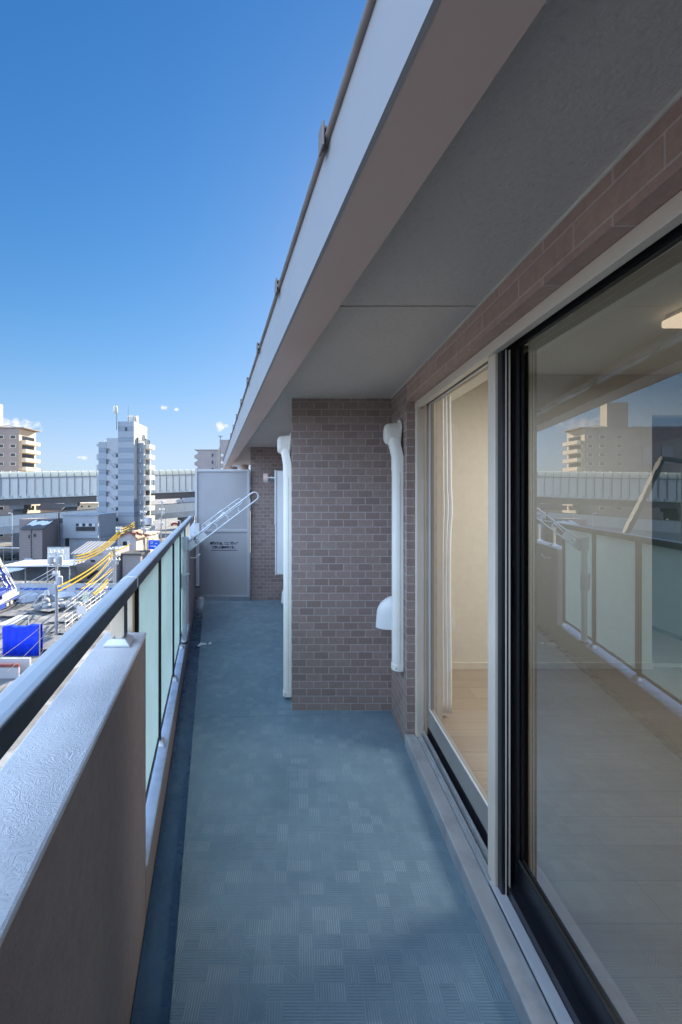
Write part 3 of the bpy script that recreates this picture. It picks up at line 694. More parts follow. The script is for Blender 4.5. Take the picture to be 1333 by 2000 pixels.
def sash(xg, ya, yb, z0, z1, zr, fm, stile_a, stile_b, gname):
    f = MB(); f.box(xg-.012, xg+.018, ya, ya+stile_a, z0, z1).box(xg-.012, xg+.018, yb-stile_b, yb, z0, z1)
    f.box(xg-.010, xg+.018, ya+stile_a+.0005, yb-stile_b-.0005, z0, zr).box(xg-.010, xg+.018, ya+stile_a+.0005, yb-stile_b-.0005, 1.983, z1)
    sh = f.build('sash', fm, wd, bevel=.002)
    g = MB().add([(xg, ya+stile_a, zr), (xg, yb-stile_b, zr), (xg, yb-stile_b, 1.983), (xg, ya+stile_a, 1.983)], [(0,1,2,3)])
    g.build('glass_pane', M['pane_dark'] if fm is M['dark'] else M['pane'], sh)
    k = MB().box(xg-.0115, xg-.004, ya+stile_a+.001, yb-stile_b-.001, zr+.0005, zr+.006).box(xg-.0115, xg-.004, ya+stile_a+.001, yb-stile_b-.001, 1.976, 1.9825)
    k.box(xg-.0115, xg-.004, yb-stile_b-.007, yb-stile_b-.001, zr+.0065, 1.9755)
    k.build('glazing_bead', M['alu'] if fm is not M['dark'] else M['rubber'], sh)
    return sh
s1 = sash(.742, 1.50, 2.412, .150, 2.03, .255, M['alu_sash'], .03, .045, 'left')
st = MB().box(.686, .722, 1.474, 1.530, .0935, 1.9655).build('meeting_stile', M['alu_frame'], s1, bevel=.003)
m = MB().box(.696, .722, 1.444, 1.4735, .0935, 1.9655); m.build('stile_gasket', M['dark'], s1, bevel=.002)
m = MB().box(.7195, .722, 1.436, 1.4435, .0935, 1.9655).box(.7085, .711, 1.439, 1.4435, .0935, 1.9655); m.build('stile_fin', M['alu_frame'], s1)
s2 = sash(.757, YR, 1.532, .094, 2.03, .215, M['dark'], .05, .088, 'right')
MB().box(.735, .770, 1.545, 2.410, .082, .1495).build('rail_skirt', M['dark'], s1)
MB().box(.785, .815, 1.49, 1.55, .10, 2.0).build('inner_stile', M['dark'], s1, bevel=.003)
hz = EYE-(1150-HY)*1.48/F
hd = MB(); hd.tube([(.7435, 1.485, hz+.05), (.735, 1.483, hz+.035), (.730, 1.482, hz), (.733, 1.482, hz-.03), (.742, 1.483, hz-.042)], [.004,.006,.007,.006,.004], 10)
hd.build('lock_handle', M['dark'], s2, smooth=True)
MB().box(.7375, .7445, 1.468, 1.500, hz-.075, hz+.075).build('handle_plate', M['dark'], s2, bevel=.003)

# room behind the glass
struct(MB().box(.80, 5.38, Y0, 7.0, -.15, .09).build('room_floor', M['wood']))
struct(MB().box(.80, 5.38, Y0, 7.0, 2.42, 2.45).build('room_ceiling', M['ceil_in']))
w = MB().box(.80, 2.80, 3.33, 3.45, .0905, 2.4195); w.box(4.2, 5.38, 3.33, 3.45, .0905, 2.4195); w.box(2.801, 4.199, 3.33, 3.45, 2.1, 2.4195)
struct(w.build('room_wall', M['wallpaper'], bevel=.004))
w = MB().box(5.3, 5.38, Y0, 6.99, .0905, 2.4195).box(.81, 5.29, Y0+.001, Y0+.08, .0905, 2.4195).box(.81, 5.29, 6.9, 6.98, .0905, 2.4195)
struct(w.build('room_wall', M['wallpaper']))
w = MB().box(.801, .84, 2.46, 3.329, .0905, 2.4195).box(.801, .86, Y0, 2.459, 2.072, 2.4195)
struct(w.build('room_wall', M['wallpaper']))
struct(MB().box(.861, 1.13, Y0+.09, 3.329, 2.16, 2.4195).build('room_bulkhead', M['ceil_in']))
cr = thing('curtain_rail', 'thin curtain rail inside above the sliding door', 'curtain rail', (.95, 1, 2.12))
MB().box(.915, .93, -1.5, 3.2, 2.128, 2.1595).build('rail_track', M['skirting'], cr); MB().box(.985, 1.0, -1.5, 3.2, 2.128, 2.1595).build('rail_track', M['skirting'], cr)
tag(MB().box(.845, 2.80, 3.318, 3.3295, .0905, .14).build('skirting_board', M['skirting']), 'pale skirting board along the inner cream wall', 'skirting')
tag(MB().box(2.81, 4.19, 3.36, 3.42, .0903, .096).build('door_threshold', M['skirting']), 'thin pale threshold strip on the inner floor', 'threshold')
kc = thing('kitchen_unit', 'pale teal cabinet standing past the inner doorway', 'cabinet', (3.8, 4.8, .09))
MB().box(3.55, 4.15, 3.7, 5.9, .15, 2.0).build('cabinet_body', M['counter'], kc, bevel=.004)
MB().box(3.62, 4.15, 3.72, 5.88, .0905, .1495).build('plinth', M['dark'], kc)
for k in range(3): MB().box(3.542, 3.5495, 3.72+k*.73, 4.43+k*.73, .17, 1.98).build('cabinet_door', M['counter'], kc, bevel=.003)
struct(MB().box(.8405, .922, 2.62, 3.3285, .0906, 2.15).build('room_pier', M['curtain'], bevel=.003))
# net curtain bunched against the jamb
g = []
for i in range(25):
    z = .12+1.96*i/24; row = []
    edge = .945+.004*math.sin(z*5.1)+(.008 if z > 1.25 and z < 1.5 else 0)*math.sin((z-1.25)*12.6)
    for k in range(22):
        f = k/21; row.append((.846+f*(edge-.008-.846), 2.590+.005*math.sin(f*26+.4*math.sin(z*2)), z))
    g.append(row)
tag(MB().sheet(g).build('net_curtain', M['curtain'], smooth=True, solid=.003), 'white curtain bunched at the window jamb inside the room', 'curtain')
cl = thing('ceiling_lamp', 'lit square warm ceiling lamp inside the room', 'lamp', (2.17, 2.0, 2.36))
MB().box(1.926, 2.42, 1.745, 2.24, 2.352, 2.395).build('diffuser', M['lampglow'], cl, bevel=.012)
MB().box(1.94, 2.406, 1.76, 2.226, 2.3955, 2.4195).build('lamp_base', M['skirting'], cl)
ld = bpy.data.lights.new('ceiling_lamp_light', 'AREA'); ld.shape = 'SQUARE'; ld.size = .45; ld.energy = 8; ld.color = (1, .95, .87)
lo = bpy.data.objects.new('ceiling_lamp_light', ld); COL.objects.link(lo); lo.location = (2.17, 2.0, 2.33)

# ================================================================== THE CITY
struct(MB().add([(-3000,-800,GZ),(3000,-800,GZ),(3000,4000,GZ),(-3000,4000,GZ)], [(0,1,2,3)]).build('ground', M['ground']))
struct(MB().add([(-120,66.5,GZ+.004),(-8,66.5,GZ+.004),(-8,71,GZ+.004),(-120,71,GZ+.004)], [(0,1,2,3)]).build('road', M['asphalt']))
struct(MB().add([(-140,90,GZ+.004),(20,112,GZ+.004),(20,121,GZ+.004),(-140,99,GZ+.004)], [(0,1,2,3)]).build('road', M['asphalt']))

# --- expressway with noise barrier
A0, B0 = P(0, HY, 114), P(385, HY, 136)
dv = (B0-A0); LEN = dv.length; du = dv.normalized(); nb = Vector((-du.y, du.x, 0))    # nb points away from us
def ez(t, a, b): return a+(b-a)*t
def zrow(py0, py1): return (P(0, py0, 114).z, P(385, py1, 136).z)
zt, zr, zp, zg = zrow(921, 916.5), zrow(933.6, 927), zrow(973.5, 958.5), zrow(988, 972)
ex = thing('expressway', 'long elevated expressway with pale louvred noise barrier and curved canopy', 'expressway', tuple(A0+Vector((0,0,GZ-A0.z))))
def pt_e(t, n, z): q = A0+dv*t+nb*n; return Vector((q.x, q.y, z))
T0, T1 = -1.0, 1.45
def strip(t0, t1, n0, n1, za, zb):               # slab following the deck, za/zb = (left,right) heights
    return MB().hexa([pt_e(t0,n0,ez(t0,*za)),pt_e(t1,n0,ez(t1,*za)),pt_e(t1,n1,ez(t1,*za)),pt_e(t0,n1,ez(t0,*za)),pt_e(t0,n0,ez(t0,*zb)),pt_e(t1,n0,ez(t1,*zb)),pt_e(t1,n1,ez(t1,*zb)),pt_e(t0,n1,ez(t0,*zb))])
up = lambda z, d: (z[0]+d, z[1]+d)
strip(T0, T1, .35, 14, zg, up(zp, -.30)).build('girder', M['girder'], ex)
strip(T0, T1, .20, .345, up(zg, .75), up(zg, .95)).build('girder_flange', M['girder'], ex)
strip(T0, T1, -.15, 14.5, up(zp, -.295), zp).build('deck_edge', M['barrier_light'], ex)
strip(T0, T1, -.10, .12, up(zr, -.12), up(zr, .12)).build('barrier_rail', M['barrier_post'], ex)
npan = int((T1-T0)*LEN/1.95); dt = (T1-T0)/npan
for i in range(npan):
    t = T0+dt*i; e = .07/1.95*dt
    strip(t, t+e*3.2, -.06, .2, up(zp, .004), up(zr, -.125)).build('barrier_post', M['barrier_post'], ex)
    strip(t+e*3.6, t+dt-e*.6, .10, .22, up(zp, .004), up(zr, -.125)).build('barrier_panel', M['barrier'], ex)
    c = [] 
    for tt in (t+e, t+dt-e*.4):
        h = ez(tt, *zt)-ez(tt, *zr)-.12; ring = [pt_e(tt, .02+1.9*(1-math.cos(q)), ez(tt, *zr)+.125+h*math.sin(q)) for q in [math.pi/2*k/6 for k in range(7)]]
        ring += [pt_e(tt, .02+1.9*(1-math.cos(q)), ez(tt, *zr)+.06+h*math.sin(q)) for q in [math.pi/2*k/6 for k in reversed(range(7))]]
        c.append(ring)
    MB().loft(c).build('canopy_panel', M['canopy'], ex)
    m = strip(t+e*3.0, t+e*9.5, -.28, .095, up(zp, .005), up(zp, .55)); m.build('post_foot', M['barrier_light'], ex)
    tt = t; h = ez(tt, *zt)-ez(tt, *zr)
    MB().tube([pt_e(tt, -.03+1.9*(1-math.cos(q)), ez(tt, *zr)+.06+h*math.sin(q)) for q in [math.pi/2*k/5 for k in range(6)]], .10, 6).build('canopy_rib', M['barrier_post'], ex)
for t in (-.75, -.35, .05, .30, .62, .95, 1.3):
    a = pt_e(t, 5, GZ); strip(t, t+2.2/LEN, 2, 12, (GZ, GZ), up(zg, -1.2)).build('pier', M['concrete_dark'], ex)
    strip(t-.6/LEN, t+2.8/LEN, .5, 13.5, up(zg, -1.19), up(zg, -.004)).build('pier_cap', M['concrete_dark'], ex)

# --- lower ramp in front of it
A1, B1 = P(0, HY, 103), P(385, HY, 125)
rm = thing('ramp_viaduct', 'lower pale ramp viaduct with panelled parapet under the expressway', 'viaduct', (A1.x, A1.y, GZ))
dv1 = B1-A1; L1 = dv1.length; d1 = dv1.normalized(); n1 = Vector((-d1.y, d1.x, 0))
def pt_r(t, n, z): q = A1+dv1*t+n1*n; return Vector((q.x, q.y, z))
def rstrip(t0, t1, na, nb_, za, zb):
    return MB().hexa([pt_r(t0,na,ez(t0,*za)),pt_r(t1,na,ez(t1,*za)),pt_r(t1,nb_,ez(t1,*za)),pt_r(t0,nb_,ez(t0,*za)),pt_r(t0,na,ez(t0,*zb)),pt_r(t1,na,ez(t1,*zb)),pt_r(t1,nb_,ez(t1,*zb)),pt_r(t0,nb_,ez(t0,*zb))])
def z2(y0, y1): return (P(0, y0, 103).z, P(385, y1, 125).z)
ra, rb, rc = z2(1008, 981), z2(1029, 997), z2(1044, 1007.5)
n = 44; T2, T3 = -.9, 1.4; dt = (T3-T2)/n
for i in range(n):
    t = T2+dt*i; rstrip(t+.0006, t+dt-.0006, 0, .15, rb, ra).build('parapet_panel', M['barrier_light'], rm)
rstrip(T2, T3, -.05, .2, up(ra, .003), up(ra, .15)).build('parapet_cap', M['girder'], rm)
rstrip(T2, T3, -.12, 5.6, rc, up(rb, -.003)).build('ramp_deck', M['concrete'], rm)
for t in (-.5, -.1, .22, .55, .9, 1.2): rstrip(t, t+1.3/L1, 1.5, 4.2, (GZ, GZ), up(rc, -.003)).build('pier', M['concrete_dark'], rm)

# --- white truck on the ramp
def rbox(t, ln, na, nb_, z0, z1, zz): return rstrip(t, t+ln/L1, na, nb_, (zz[0]+z0, zz[1]+z0), (zz[0]+z1, zz[1]+z1))
tk = thing('box_truck', 'white box truck driving on the ramp under the expressway', 'truck', tuple(pt_r(.93, 2, ez(.93, *rb))))
zz = up(rb, .0)
rbox(.885, 1.5, 1.2, 3.2, .5, 3.6, zz).build('cab', M['white_paint'], tk); rbox(.925, 5.5, 1.2, 3.3, .9, 3.9, zz).build('cargo_box', M['white_paint'], tk)
rbox(.885, .9, 1.19, 1.199, 1.9, 2.7, zz).build('cab_window', M['win_dark'], tk)
for t in (.893, .945, .975): MB().lathe(pt_r(t, 1.15, ez(t, *zz)+.45), [(.45, 0), (.45, .3)], 12, 'Y').build('wheel', M['tyre'], tk)

# --- tower block
TY = 103.0; k = TY/F
def tx(px): return (px-VX)*k
def tz(py): return EYE-(py-HY)*k
tw = thing('apartment_tower', 'tall pale blue banded apartment tower with zigzag outside stair', 'tower', (tx(240), TY, GZ))
MB().box(tx(193), tx(208), TY, TY+8.6, GZ, tz(863)).build('left_wing', M['tower_band'], tw)
MB().box(tx(208)+.01, tx(231)-.01, TY+.62, TY+8.5, GZ, tz(855)).build('stair_shaft', M['shaft'], tw)
MB().box(tx(231), tx(262), TY, TY+9, GZ, tz(823)).build('lift_core', M['tower_band'], tw)
MB().box(tx(262)+.003, tx(262)+.02, TY+.02, TY+2.0, tz(975), tz(823)-.02).build('sunlit_core_strip', M['tower_lit'], tw)  # cream strip paints the sunlit return of the core
wx1 = (281-VX)*(TY+2.2)/F
MB().box(tx(262)+.003, wx1, TY+2.2, TY+7.2, GZ, tz(863)).build('right_wing', M['tower_band'], tw)
MB().box(wx1+.003, wx1+.05, TY+2.22, TY+7.1, GZ, tz(864)).build('sunlit_side_sheet', M['tower_lit'], tw)
for i in range(-1, 10):                         # zigzag stair parapets
    o = i*21.0
    pts = [(208.3,885.8),(216,885.8),(224,893.6),(231,893.6),(231,905.8),(221,905.3),(213.7,897),(208.3,897)]
    if i == -1: pts = [(208.3,855.5),(231,855.5),(231,884.6),(221,884.3),(213.7,876),(208.3,876)]; o = 0
    poly = [(tx(x)+(.012 if x < 209 else -.012 if x > 230 else 0), TY+.02, tz(y+o)) for x, y in pts]
    MB().prism(poly, (0, .25, 0)).build('stair_parapet', M['tower_wall'], tw)
    if i >= 0: MB().box(tx(225), tx(230.6), TY+.5, TY+.61, tz(893.5+o-21), tz(887+o-21)).build('stair_window', M['win_dark'], tw)
    if i >= 0: MB().box(tx(208.5), tx(230.6), TY+.3, TY+.615, tz(893.6+o), tz(892.6+o)).build('stair_landing', M['tower_wall'], tw)
for i in range(10):                             # balconies both sides
    y = 866+i*20.6
    MB().box(tx(187.5), tx(193)-.01, TY+.4, TY+5, tz(y+11.5 if i else y+5), tz(y)).build('balcony', M['tower_wall'], tw)
    zz = EYE-(868+i*20.0-HY)*(TY+4)/F
    MB().box(wx1+.06, wx1+1.25, TY+3.0, TY+6.8, zz-1.15, zz).build('balcony', M['tower_lit'], tw)
    MB().box(wx1+.055, wx1+.09, TY+3.4, TY+6.4, zz+.05, zz+1.3).build('balcony_door', M['win_dark'], tw)
    if i < 8: MB().box(tx(267.3), tx(269), TY+2.15, TY+2.19, tz(880+i*21), tz(874+i*21)).build('slot_window', M['tower_lit'], tw)
MB().box(tx(244.5), tx(249), TY-.03, TY-.002, tz(842), tz(834.5)).build('core_window', M['win_dark'], tw)
for (a, b, c) in ((199, 217, 858), (263.5, 281, 857)):
    m = MB(); yy = TY+1.5 if a < 250 else TY+3
    for j in range(6): q = tx(a)+(tx(b)-tx(a))*j/5; m.bar((q, yy, tz(864)), (q, yy, tz(c)), .06)
    m.bar((tx(a), yy, tz(c)), (tx(b), yy, tz(c)), .08); m.bar((tx(a), yy, tz(c+3)), (tx(b), yy, tz(c+3)), .05)
    m.build('roof_railing', M['barrier_light'], tw)
tk2 = thing('water_tank', 'round railed water tank on the tower top', 'water tank', (tx(251), TY+3, tz(823)))
MB().lathe((tx(251), TY+3, tz(822.5)), [(1.0, 0), (1.0, 1.5), (.85, 1.75)], 20).build('tank_body', M['tower_lit'], tk2, smooth=True)
m = MB()
for j in range(14):
    q = 2*math.pi*j/14; m.bar((tx(251)+1.25*math.cos(q), TY+3+1.25*math.sin(q), tz(823)), (tx(251)+1.25*math.cos(q), TY+3+1.25*math.sin(q), tz(808)), .07)
for hh in (808, 812.5, 817):
    m.tube([(tx(251)+1.25*math.cos(2*math.pi*j/16), TY+3+1.25*math.sin(2*math.pi*j/16), tz(hh)) for j in range(17)], .05, 5, False)
m.build('tank_railing', M['barrier_light'], tk2)
def antenna(px, y0, y1, y2, yy, lab):
    t = thing('antenna_mast', lab, 'antenna', (tx(px), yy, tz(y2)))
    MB().tube([(tx(px), yy, tz(y2)), (tx(px), yy, tz(y1))], .12, 8).build('mast', M['pole'], t)
    MB().lathe((tx(px)-.3, yy, tz(y1)), [(.3, 0), (.5, .25), (.5, (y1-y0)*k-.3), (.3, (y1-y0)*k)], 12).build('radome', M['tower_lit'], t, smooth=True)
antenna(229.5, 793, 807.5, 840, TY+1.2-1.6, 'drum shaped antenna on a tall mast left of the tower core')
antenna(272, 845, 857, 863, TY+4, 'stubby drum antenna on the right wing of the tower')
tag(MB().tube([(tx(244.5), TY+2, tz(823)), (tx(244.5), TY+2, tz(788))], [.07, .03], 6).build('lightning_rod', M['pole_dark']), 'thin lightning rod at the top of the pale tower', 'rod')

# --- big taupe apartment block on the left
AY = 138.0; ka = AY/F
def ax(px): return (px-VX)*ka
def az(py): return EYE-(py-HY)*ka
ap = thing('apartment_block', 'taupe apartment block with cream balconies behind the expressway at left', 'apartment block', (ax(0), AY, GZ))
MB().box(ax(-70), ax(37), AY, AY+9, GZ, az(836)).build('facade', M['apt_brown'], ap)
MB().box(ax(37)+.003, ax(37)+.06, AY+.05, AY+8.9, GZ, az(837)).build('sunlit_side_sheet', M['apt_cream'], ap)  # cream sheet paints sun on the side wall
MB().box(ax(-300), ax(-70)-.01, AY+3, AY+14, GZ, az(830)).build('facade', M['apt_brown'], ap)
MB().box(-109, -102.0, AY+3, AY+6.5, az(836)+.3, az(782)).build('stair_tower', M['apt_brown'], ap)
MB().box(-101.99, -101.9, AY+3.05, AY+6.4, az(836)+.3, az(783)).build('sunlit_stair_tower_sheet', M['apt_cream'], ap)  # cream panel paints the sunlit side of the stair tower
MB().hexa([(ax(-72),AY-.3,az(836)+.01),(ax(37)+1.9,AY-.3,az(836)+.01),(ax(37)+1.9,AY+9.2,az(836)+.01),(ax(-72),AY+9.2,az(836)+.01),(ax(-72),AY-.3,az(836)+.25),(ax(37)+1.9,AY-.3,az(836)+.25),(ax(37)+1.9,AY+9.2,az(836)+.25),(ax(-72),AY+9.2,az(836)+.25)]).build('roof_slab', M['apt_brown'], ap)
m = MB().bar((ax(-20), AY+2, az(833)), (ax(10), AY+2, az(829)), .3); m.bar((ax(10), AY+2, az(829)), (ax(36), AY+2, az(836)), .3); m.build('roof_canopy', M['apt_cream'], ap)
for i in range(13):
    y = 853+17.4*i
    for px in (26.0, 2.5, -30):
        f = MB().box(ax(px-6), ax(px+6), AY-.10, AY-.003, az(y+4.2), az(y-3)).build('window_frame', M['apt_cream'], ap)
        MB().box(ax(px-4.6), ax(px+4.6), AY-.12, AY-.101, az(y+3.4), az(y-2.2)).build('window_glass', M['win_dark'], f)
    zz = EYE-(861+17.1*i-HY)*(AY+3)/F
    b = MB().box(ax(37)+.07, ax(37)+1.75, AY+1.0, AY+8.7, zz-1.25, zz).build('balcony', M['apt_cream'], ap)
    MB().box(ax(37)+.065, ax(37)+.10, AY+1.6, AY+8, zz+.1, zz+1.5).build('balcony_window', M['win_dark'], ap)
for i in range(4): MB().box(ax(-110-40*i), ax(-90-40*i), AY+2.85, AY+2.99, az(905), az(870)).build('facade_panel', M['apt_grey'], ap)

# --- grey apartment block far right
DY = 195.0; kd = DY/F
def dx(px): return (px-VX)*kd
def dz(py): return EYE-(py-HY)*kd
fb = thing('apartment_block', 'grey apartment block with stepped balconies showing above the partition', 'apartment block', (dx(410), DY, GZ))
MB().box(dx(386.5), dx(427), DY, DY+14, GZ, dz(879)).build('facade', M['apt_grey'], fb)
MB().box(dx(380), dx(427)-.02, DY-.3, DY+14, dz(879)+.003, dz(878)).build('roof_slab', M['apt_grey'], fb)
MB().box(dx(429)+.01, dx(470), DY+.5, DY+14, GZ, dz(858.5)).build('lift_tower', M['apt_grey'], fb)
MB().box(dx(427)+.005, dx(429), DY+.2, DY+1, GZ, dz(874)).build('lit_fin', M['apt_cream'], fb)
for i in range(9):
    y = 889+13.8*i
    MB().prism([(dx(380), DY+.2, dz(y)), (dx(386.5)-.01, DY+.2, dz(y-3)), (dx(386.5)-.01, DY+.2, dz(y+9)), (dx(380), DY+.2, dz(y+5.5))], (0, 5, 0)).build('balcony', M['apt_grey'], fb)
    f = MB().box(dx(412.5), dx(420.5), DY-.15, DY-.003, dz(y+4.5), dz(y-5.5)).build('window_frame', M['apt_grey'], fb)
    MB().box(dx(414), dx(417.5), DY-.17, DY-.151, dz(y+3), dz(y-3)).build('window_glass', M['win_dark'], f)
    MB().box(dx(431.5), dx(436.5), DY+.3, DY+.49, dz(y+2.5), dz(y-2.5)).build('landing_light', M['barrier_light'], fb)
tag(MB().bar((dx(428.5), DY+3, dz(880)), (dx(428.5), DY+3, dz(850)), .25).bar((dx(424), DY+3, dz(850)), (dx(433.5), DY+3, dz(850)), .2).bar((dx(426), DY+3, dz(852)), (dx(431.5), DY+3, dz(852)), .15).build('roof_aerial', M['pole_dark']), 'thin television aerial on the far grey block', 'aerial')

# --- houses seen under the deck
def house(name, label, px0, px1, yt, Y, dep, wall, roof, ridge=1.2, base=None, win=()):
    a, b = P(px0, yt, Y), P(px1, yt, Y); zb = GZ if base is None else base
    t = thing(name, label, 'house', ((a.x+b.x)/2, Y, zb))
    MB().box(a.x, b.x, Y, Y+dep, zb, a.z).build('wall', wall, t)
    if ridge: MB().loft([[(a.x-.4, Y-.4, a.z+.01), (a.x-.4, Y+dep/2, a.z+ridge), (a.x-.4, Y+dep+.4, a.z+.01)], [(b.x+.4, Y-.4, a.z+.01), (b.x+.4, Y+dep/2, a.z+ridge), (b.x+.4, Y+dep+.4, a.z+.01)]]).build('roof', roof, t)
    else: MB().box(a.x-.25, b.x+.25, Y-.25, Y+dep+.25, a.z+.003, a.z+.3).build('roof', roof, t)
    for (x0, x1, y0, y1) in win:
        p0, p1 = P(x0, y0, Y), P(x1, y1, Y)
        f = MB().box(p0.x, p1.x, Y-.08, Y-.003, p1.z, p0.z).build('window_frame', M['barrier_light'], t)
        MB().box(p0.x+.12, p1.x-.12, Y-.10, Y-.081, p1.z+.12, p0.z-.12).build('window_glass', M['win_dark'], f)
    return t
house('cream_house', 'cream flat house with small windows under the expressway', 128, 192, 984, 158, 10, M['cream_wall'], M['cream_wall'], 0, win=((141,153,985,992),(158,163,987,991),(172,177,987,991)))
house('dark_roof_house', 'low house with a long dark roof under the expressway', 60, 118, 996, 152, 9, M['wall_lilac'], M['roof_dark'], 2.2, win=((68,76,999,1006),))
house('dark_roof_house', 'taupe house with two windows at the far left under the expressway', -40, 40, 990, 160, 9, M['apt_brown'], M['roof_dark'], 0, win=((20,31,991,995),))
# brown house with white roof patches
HYb = 86.0
bh = thing('brown_house', 'mauve brown house with white patches on its lean-to roof', 'house', tuple(P(63, HY, HYb).xy)+(GZ,))
a, b = P(43, 1034, HYb), P(83, 1034, HYb)
MB().loft([[(x, HYb, GZ), (x, HYb+4.2, GZ), (x, HYb+4.2, a.z+1.55), (x, HYb, a.z)] for x in (a.x, b.x)]).build('front_block', M['house_brown'], bh)
MB().loft([[(x, HYb-.3, a.z+.0), (x, HYb+4.19, a.z+1.62), (x, HYb+4.19, a.z+1.74), (x, HYb-.3, a.z+.12)] for x in (a.x-.3, b.x+.3)]).build('lean_to_roof', M['roof_dark'], bh)
p0, p1 = P(38, 1014, HYb+4.2), P(102, 1014, HYb+4.2)
MB().box(p0.x, p1.x, HYb+4.2, HYb+9, GZ, p0.z).build('rear_block', M['house_brown'], bh)
g = []
for i in range(9):
    row = []; f = i/8; n_ = math.sin(i*2.3)*.15
    for j in range(5):
        q = j/4; row.append((a.x+(b.x+.1-a.x)*f, HYb+1.0+3.0*(q*(.75+n_)+.15*math.sin(i*1.7)+.1)*(1-.25*f)+.5*f, 0))
    g.append([(x, y, a.z+.14+(y-HYb+.3)*1.62/4.49) for x, y, _ in row])
MB().sheet(g).build('roof_white_sheet', M['snow'], bh, solid=.12)  # white sheet over part of the lean-to roof
for (x0, x1, y0, y1) in ((56, 60, 1044, 1052), (66, 71, 1042, 1049)):
    q0, q1 = P(x0, y0, HYb), P(x1, y1, HYb); f = MB().box(q0.x, q1.x, HYb-.08, HYb-.003, q1.z, q0.z).build('window_frame', M['house_brown'], bh); MB().box(q0.x+.06, q1.x-.06, HYb-.1, HYb-.081, q1.z+.06, q0.z-.06).build('window_glass', M['win_dark'], f)
q = P(61, 1040, HYb); MB().tube([(q.x, HYb-.1, GZ), (q.x, HYb-.1, a.z)], .09, 8).build('drain_pipe', M['house_brown'], bh)
for i, px in enumerate((47, 66, 75)):
    q = P(px, 1084, HYb-1.2); s = 1.6 if i == 0 else .75
    tag(MB().box(q.x, q.x+s, q.y, q.y+.6, GZ, GZ+(2.1 if i == 0 else 1.2)).build('outdoor_unit', M['trafo'] if i else M['white_paint'], bevel=.03), ('white storage locker against the mauve brown house front', 'left grey air conditioner unit at the mauve house foot', 'right grey air conditioner unit at the mauve house foot')[i], 'locker' if i == 0 else 'air conditioner')
# blue grey office
OY = 92.0
of = thing('office_building', 'blue grey two storey building with a wide window left of the tower', 'office', (P(155, HY, OY).x, OY, GZ))
q0, q1 = P(123, 1007, OY), P(192, 1051, OY)
MB().box(q0.x, q1.x, OY, OY+9, q1.z, q0.z).build('upper_storey', M['office'], of)
q2 = P(133, 0, OY); MB().box(q2.x, q1.x+.35, OY+.5, OY+9, GZ, q1.z-.004).build('lower_storey', M['office'], of)
MB().box(q0.x-.02, q1.x+.02, OY-.12, OY-.003, P(0,1051,OY).z, P(0,1045,OY).z).build('fascia_band', M['office_dark'], of)
MB().box(q0.x-.15, q1.x+.15, OY-.2, OY+9.1, q0.z+.003, q0.z+.25).build('roof_edge', M['office_dark'], of)
w0, w1 = P(148, 1021.5, OY), P(188, 1038, OY)
f = MB().box(w0.x, w1.x, OY-.08, OY-.004, w1.z, w0.z).build('window_frame', M['office_dark'], of)
for i in range(6):
    a_ = w0.x+.12+(w1.x-w0.x-.2)*i/6
    MB().box(a_, a_+(w1.x-w0.x)/6-.14, OY-.1, OY-.081, w0.z-.72, w0.z-.1).build('window_pane', M['trafo'] if i % 2 else M['win_dark'], f)
MB().box(w0.x+.12, w1.x-.12, OY-.1, OY-.081, w1.z+.12, w0.z-.82).build('window_pane', M['win_dark'], f)
MB().box(P(148,0,OY).x, P(188,0,OY).x, OY+.40, OY+.497, P(0,1066,OY).z, P(0,1055,OY).z).build('shutter', M['office_dark'], of)
MB().box(P(117,0,OY+1).x, q0.x-.01, OY+1, OY+8, GZ, P(0,1022,OY+1).z).build('side_annex', M['office_dark'], of)
MB().tube([(q1.x+.25, OY-.05, GZ), (q1.x+.25, OY-.05, P(0,1014,OY).z)], .07, 8).build('drain_pipe', M['office'], of)
# grey fence
q0, q1 = P(93, 1068, 84), P(136, 1081, 84)
fn = thing('sheet_fence', 'grey ribbed sheet fence beside the mauve house', 'fence', ((q0.x+q1.x)/2, 84, GZ))
for i in range(6):
    a_ = q0.x+(q1.x-q0.x)*i/6; MB().box(a_, a_+(q1.x-q0.x)/6-.03, 84, 84.06, GZ, q0.z).build('fence_sheet', M['barrier'], fn)
MB().box(q0.x, q1.x, 83.94, 83.998, q0.z-.1, q0.z).build('fence_rail', M['barrier_post'], fn)
# white roofed shelter with netting
SY = 66.0
sh = thing('open_shelter', 'long open shelter with white roof and dark netting behind', 'shelter', (P(70, 0, SY).x, SY, GZ))
q0, q1 = P(1, 1107, SY), P(141, 1104, SY)
MB().hexa([(q0.x,SY,q0.z-.1),(q1.x,SY,q1.z-.1),(q1.x,SY+6,q1.z-.1),(q0.x,SY+6,q0.z-.1),(q0.x,SY,q0.z+.12),(q1.x,SY,q1.z+.12),(q1.x,SY+6,q1.z+.12),(q0.x,SY+6,q0.z+.12)]).build('roof', M['snow'], sh)
MB().box(q0.x+.6, q1.x-.3, SY+2.0, SY+2.08, GZ+1.1, q1.z-.6).build('netting', M['net'], sh)
for i in range(4):
    x = q0.x+(q1.x-q0.x)*(.02+.31*i); MB().box(x-.07, x+.07, SY+.3, SY+.44, GZ, q0.z-.105).build('shelter_post', M['pole'], sh)
aw = MB(); g = []
for i in range(7): g.append([(q0.x+.3+i*.62, SY-.1-.9*(j/3), q0.z-.16-j/3*(.95-.14*i)+.03*math.sin(i*2)) for j in range(4)])
aw.sheet(g).build('awning_sheet', M['snow'], sh, solid=.04)
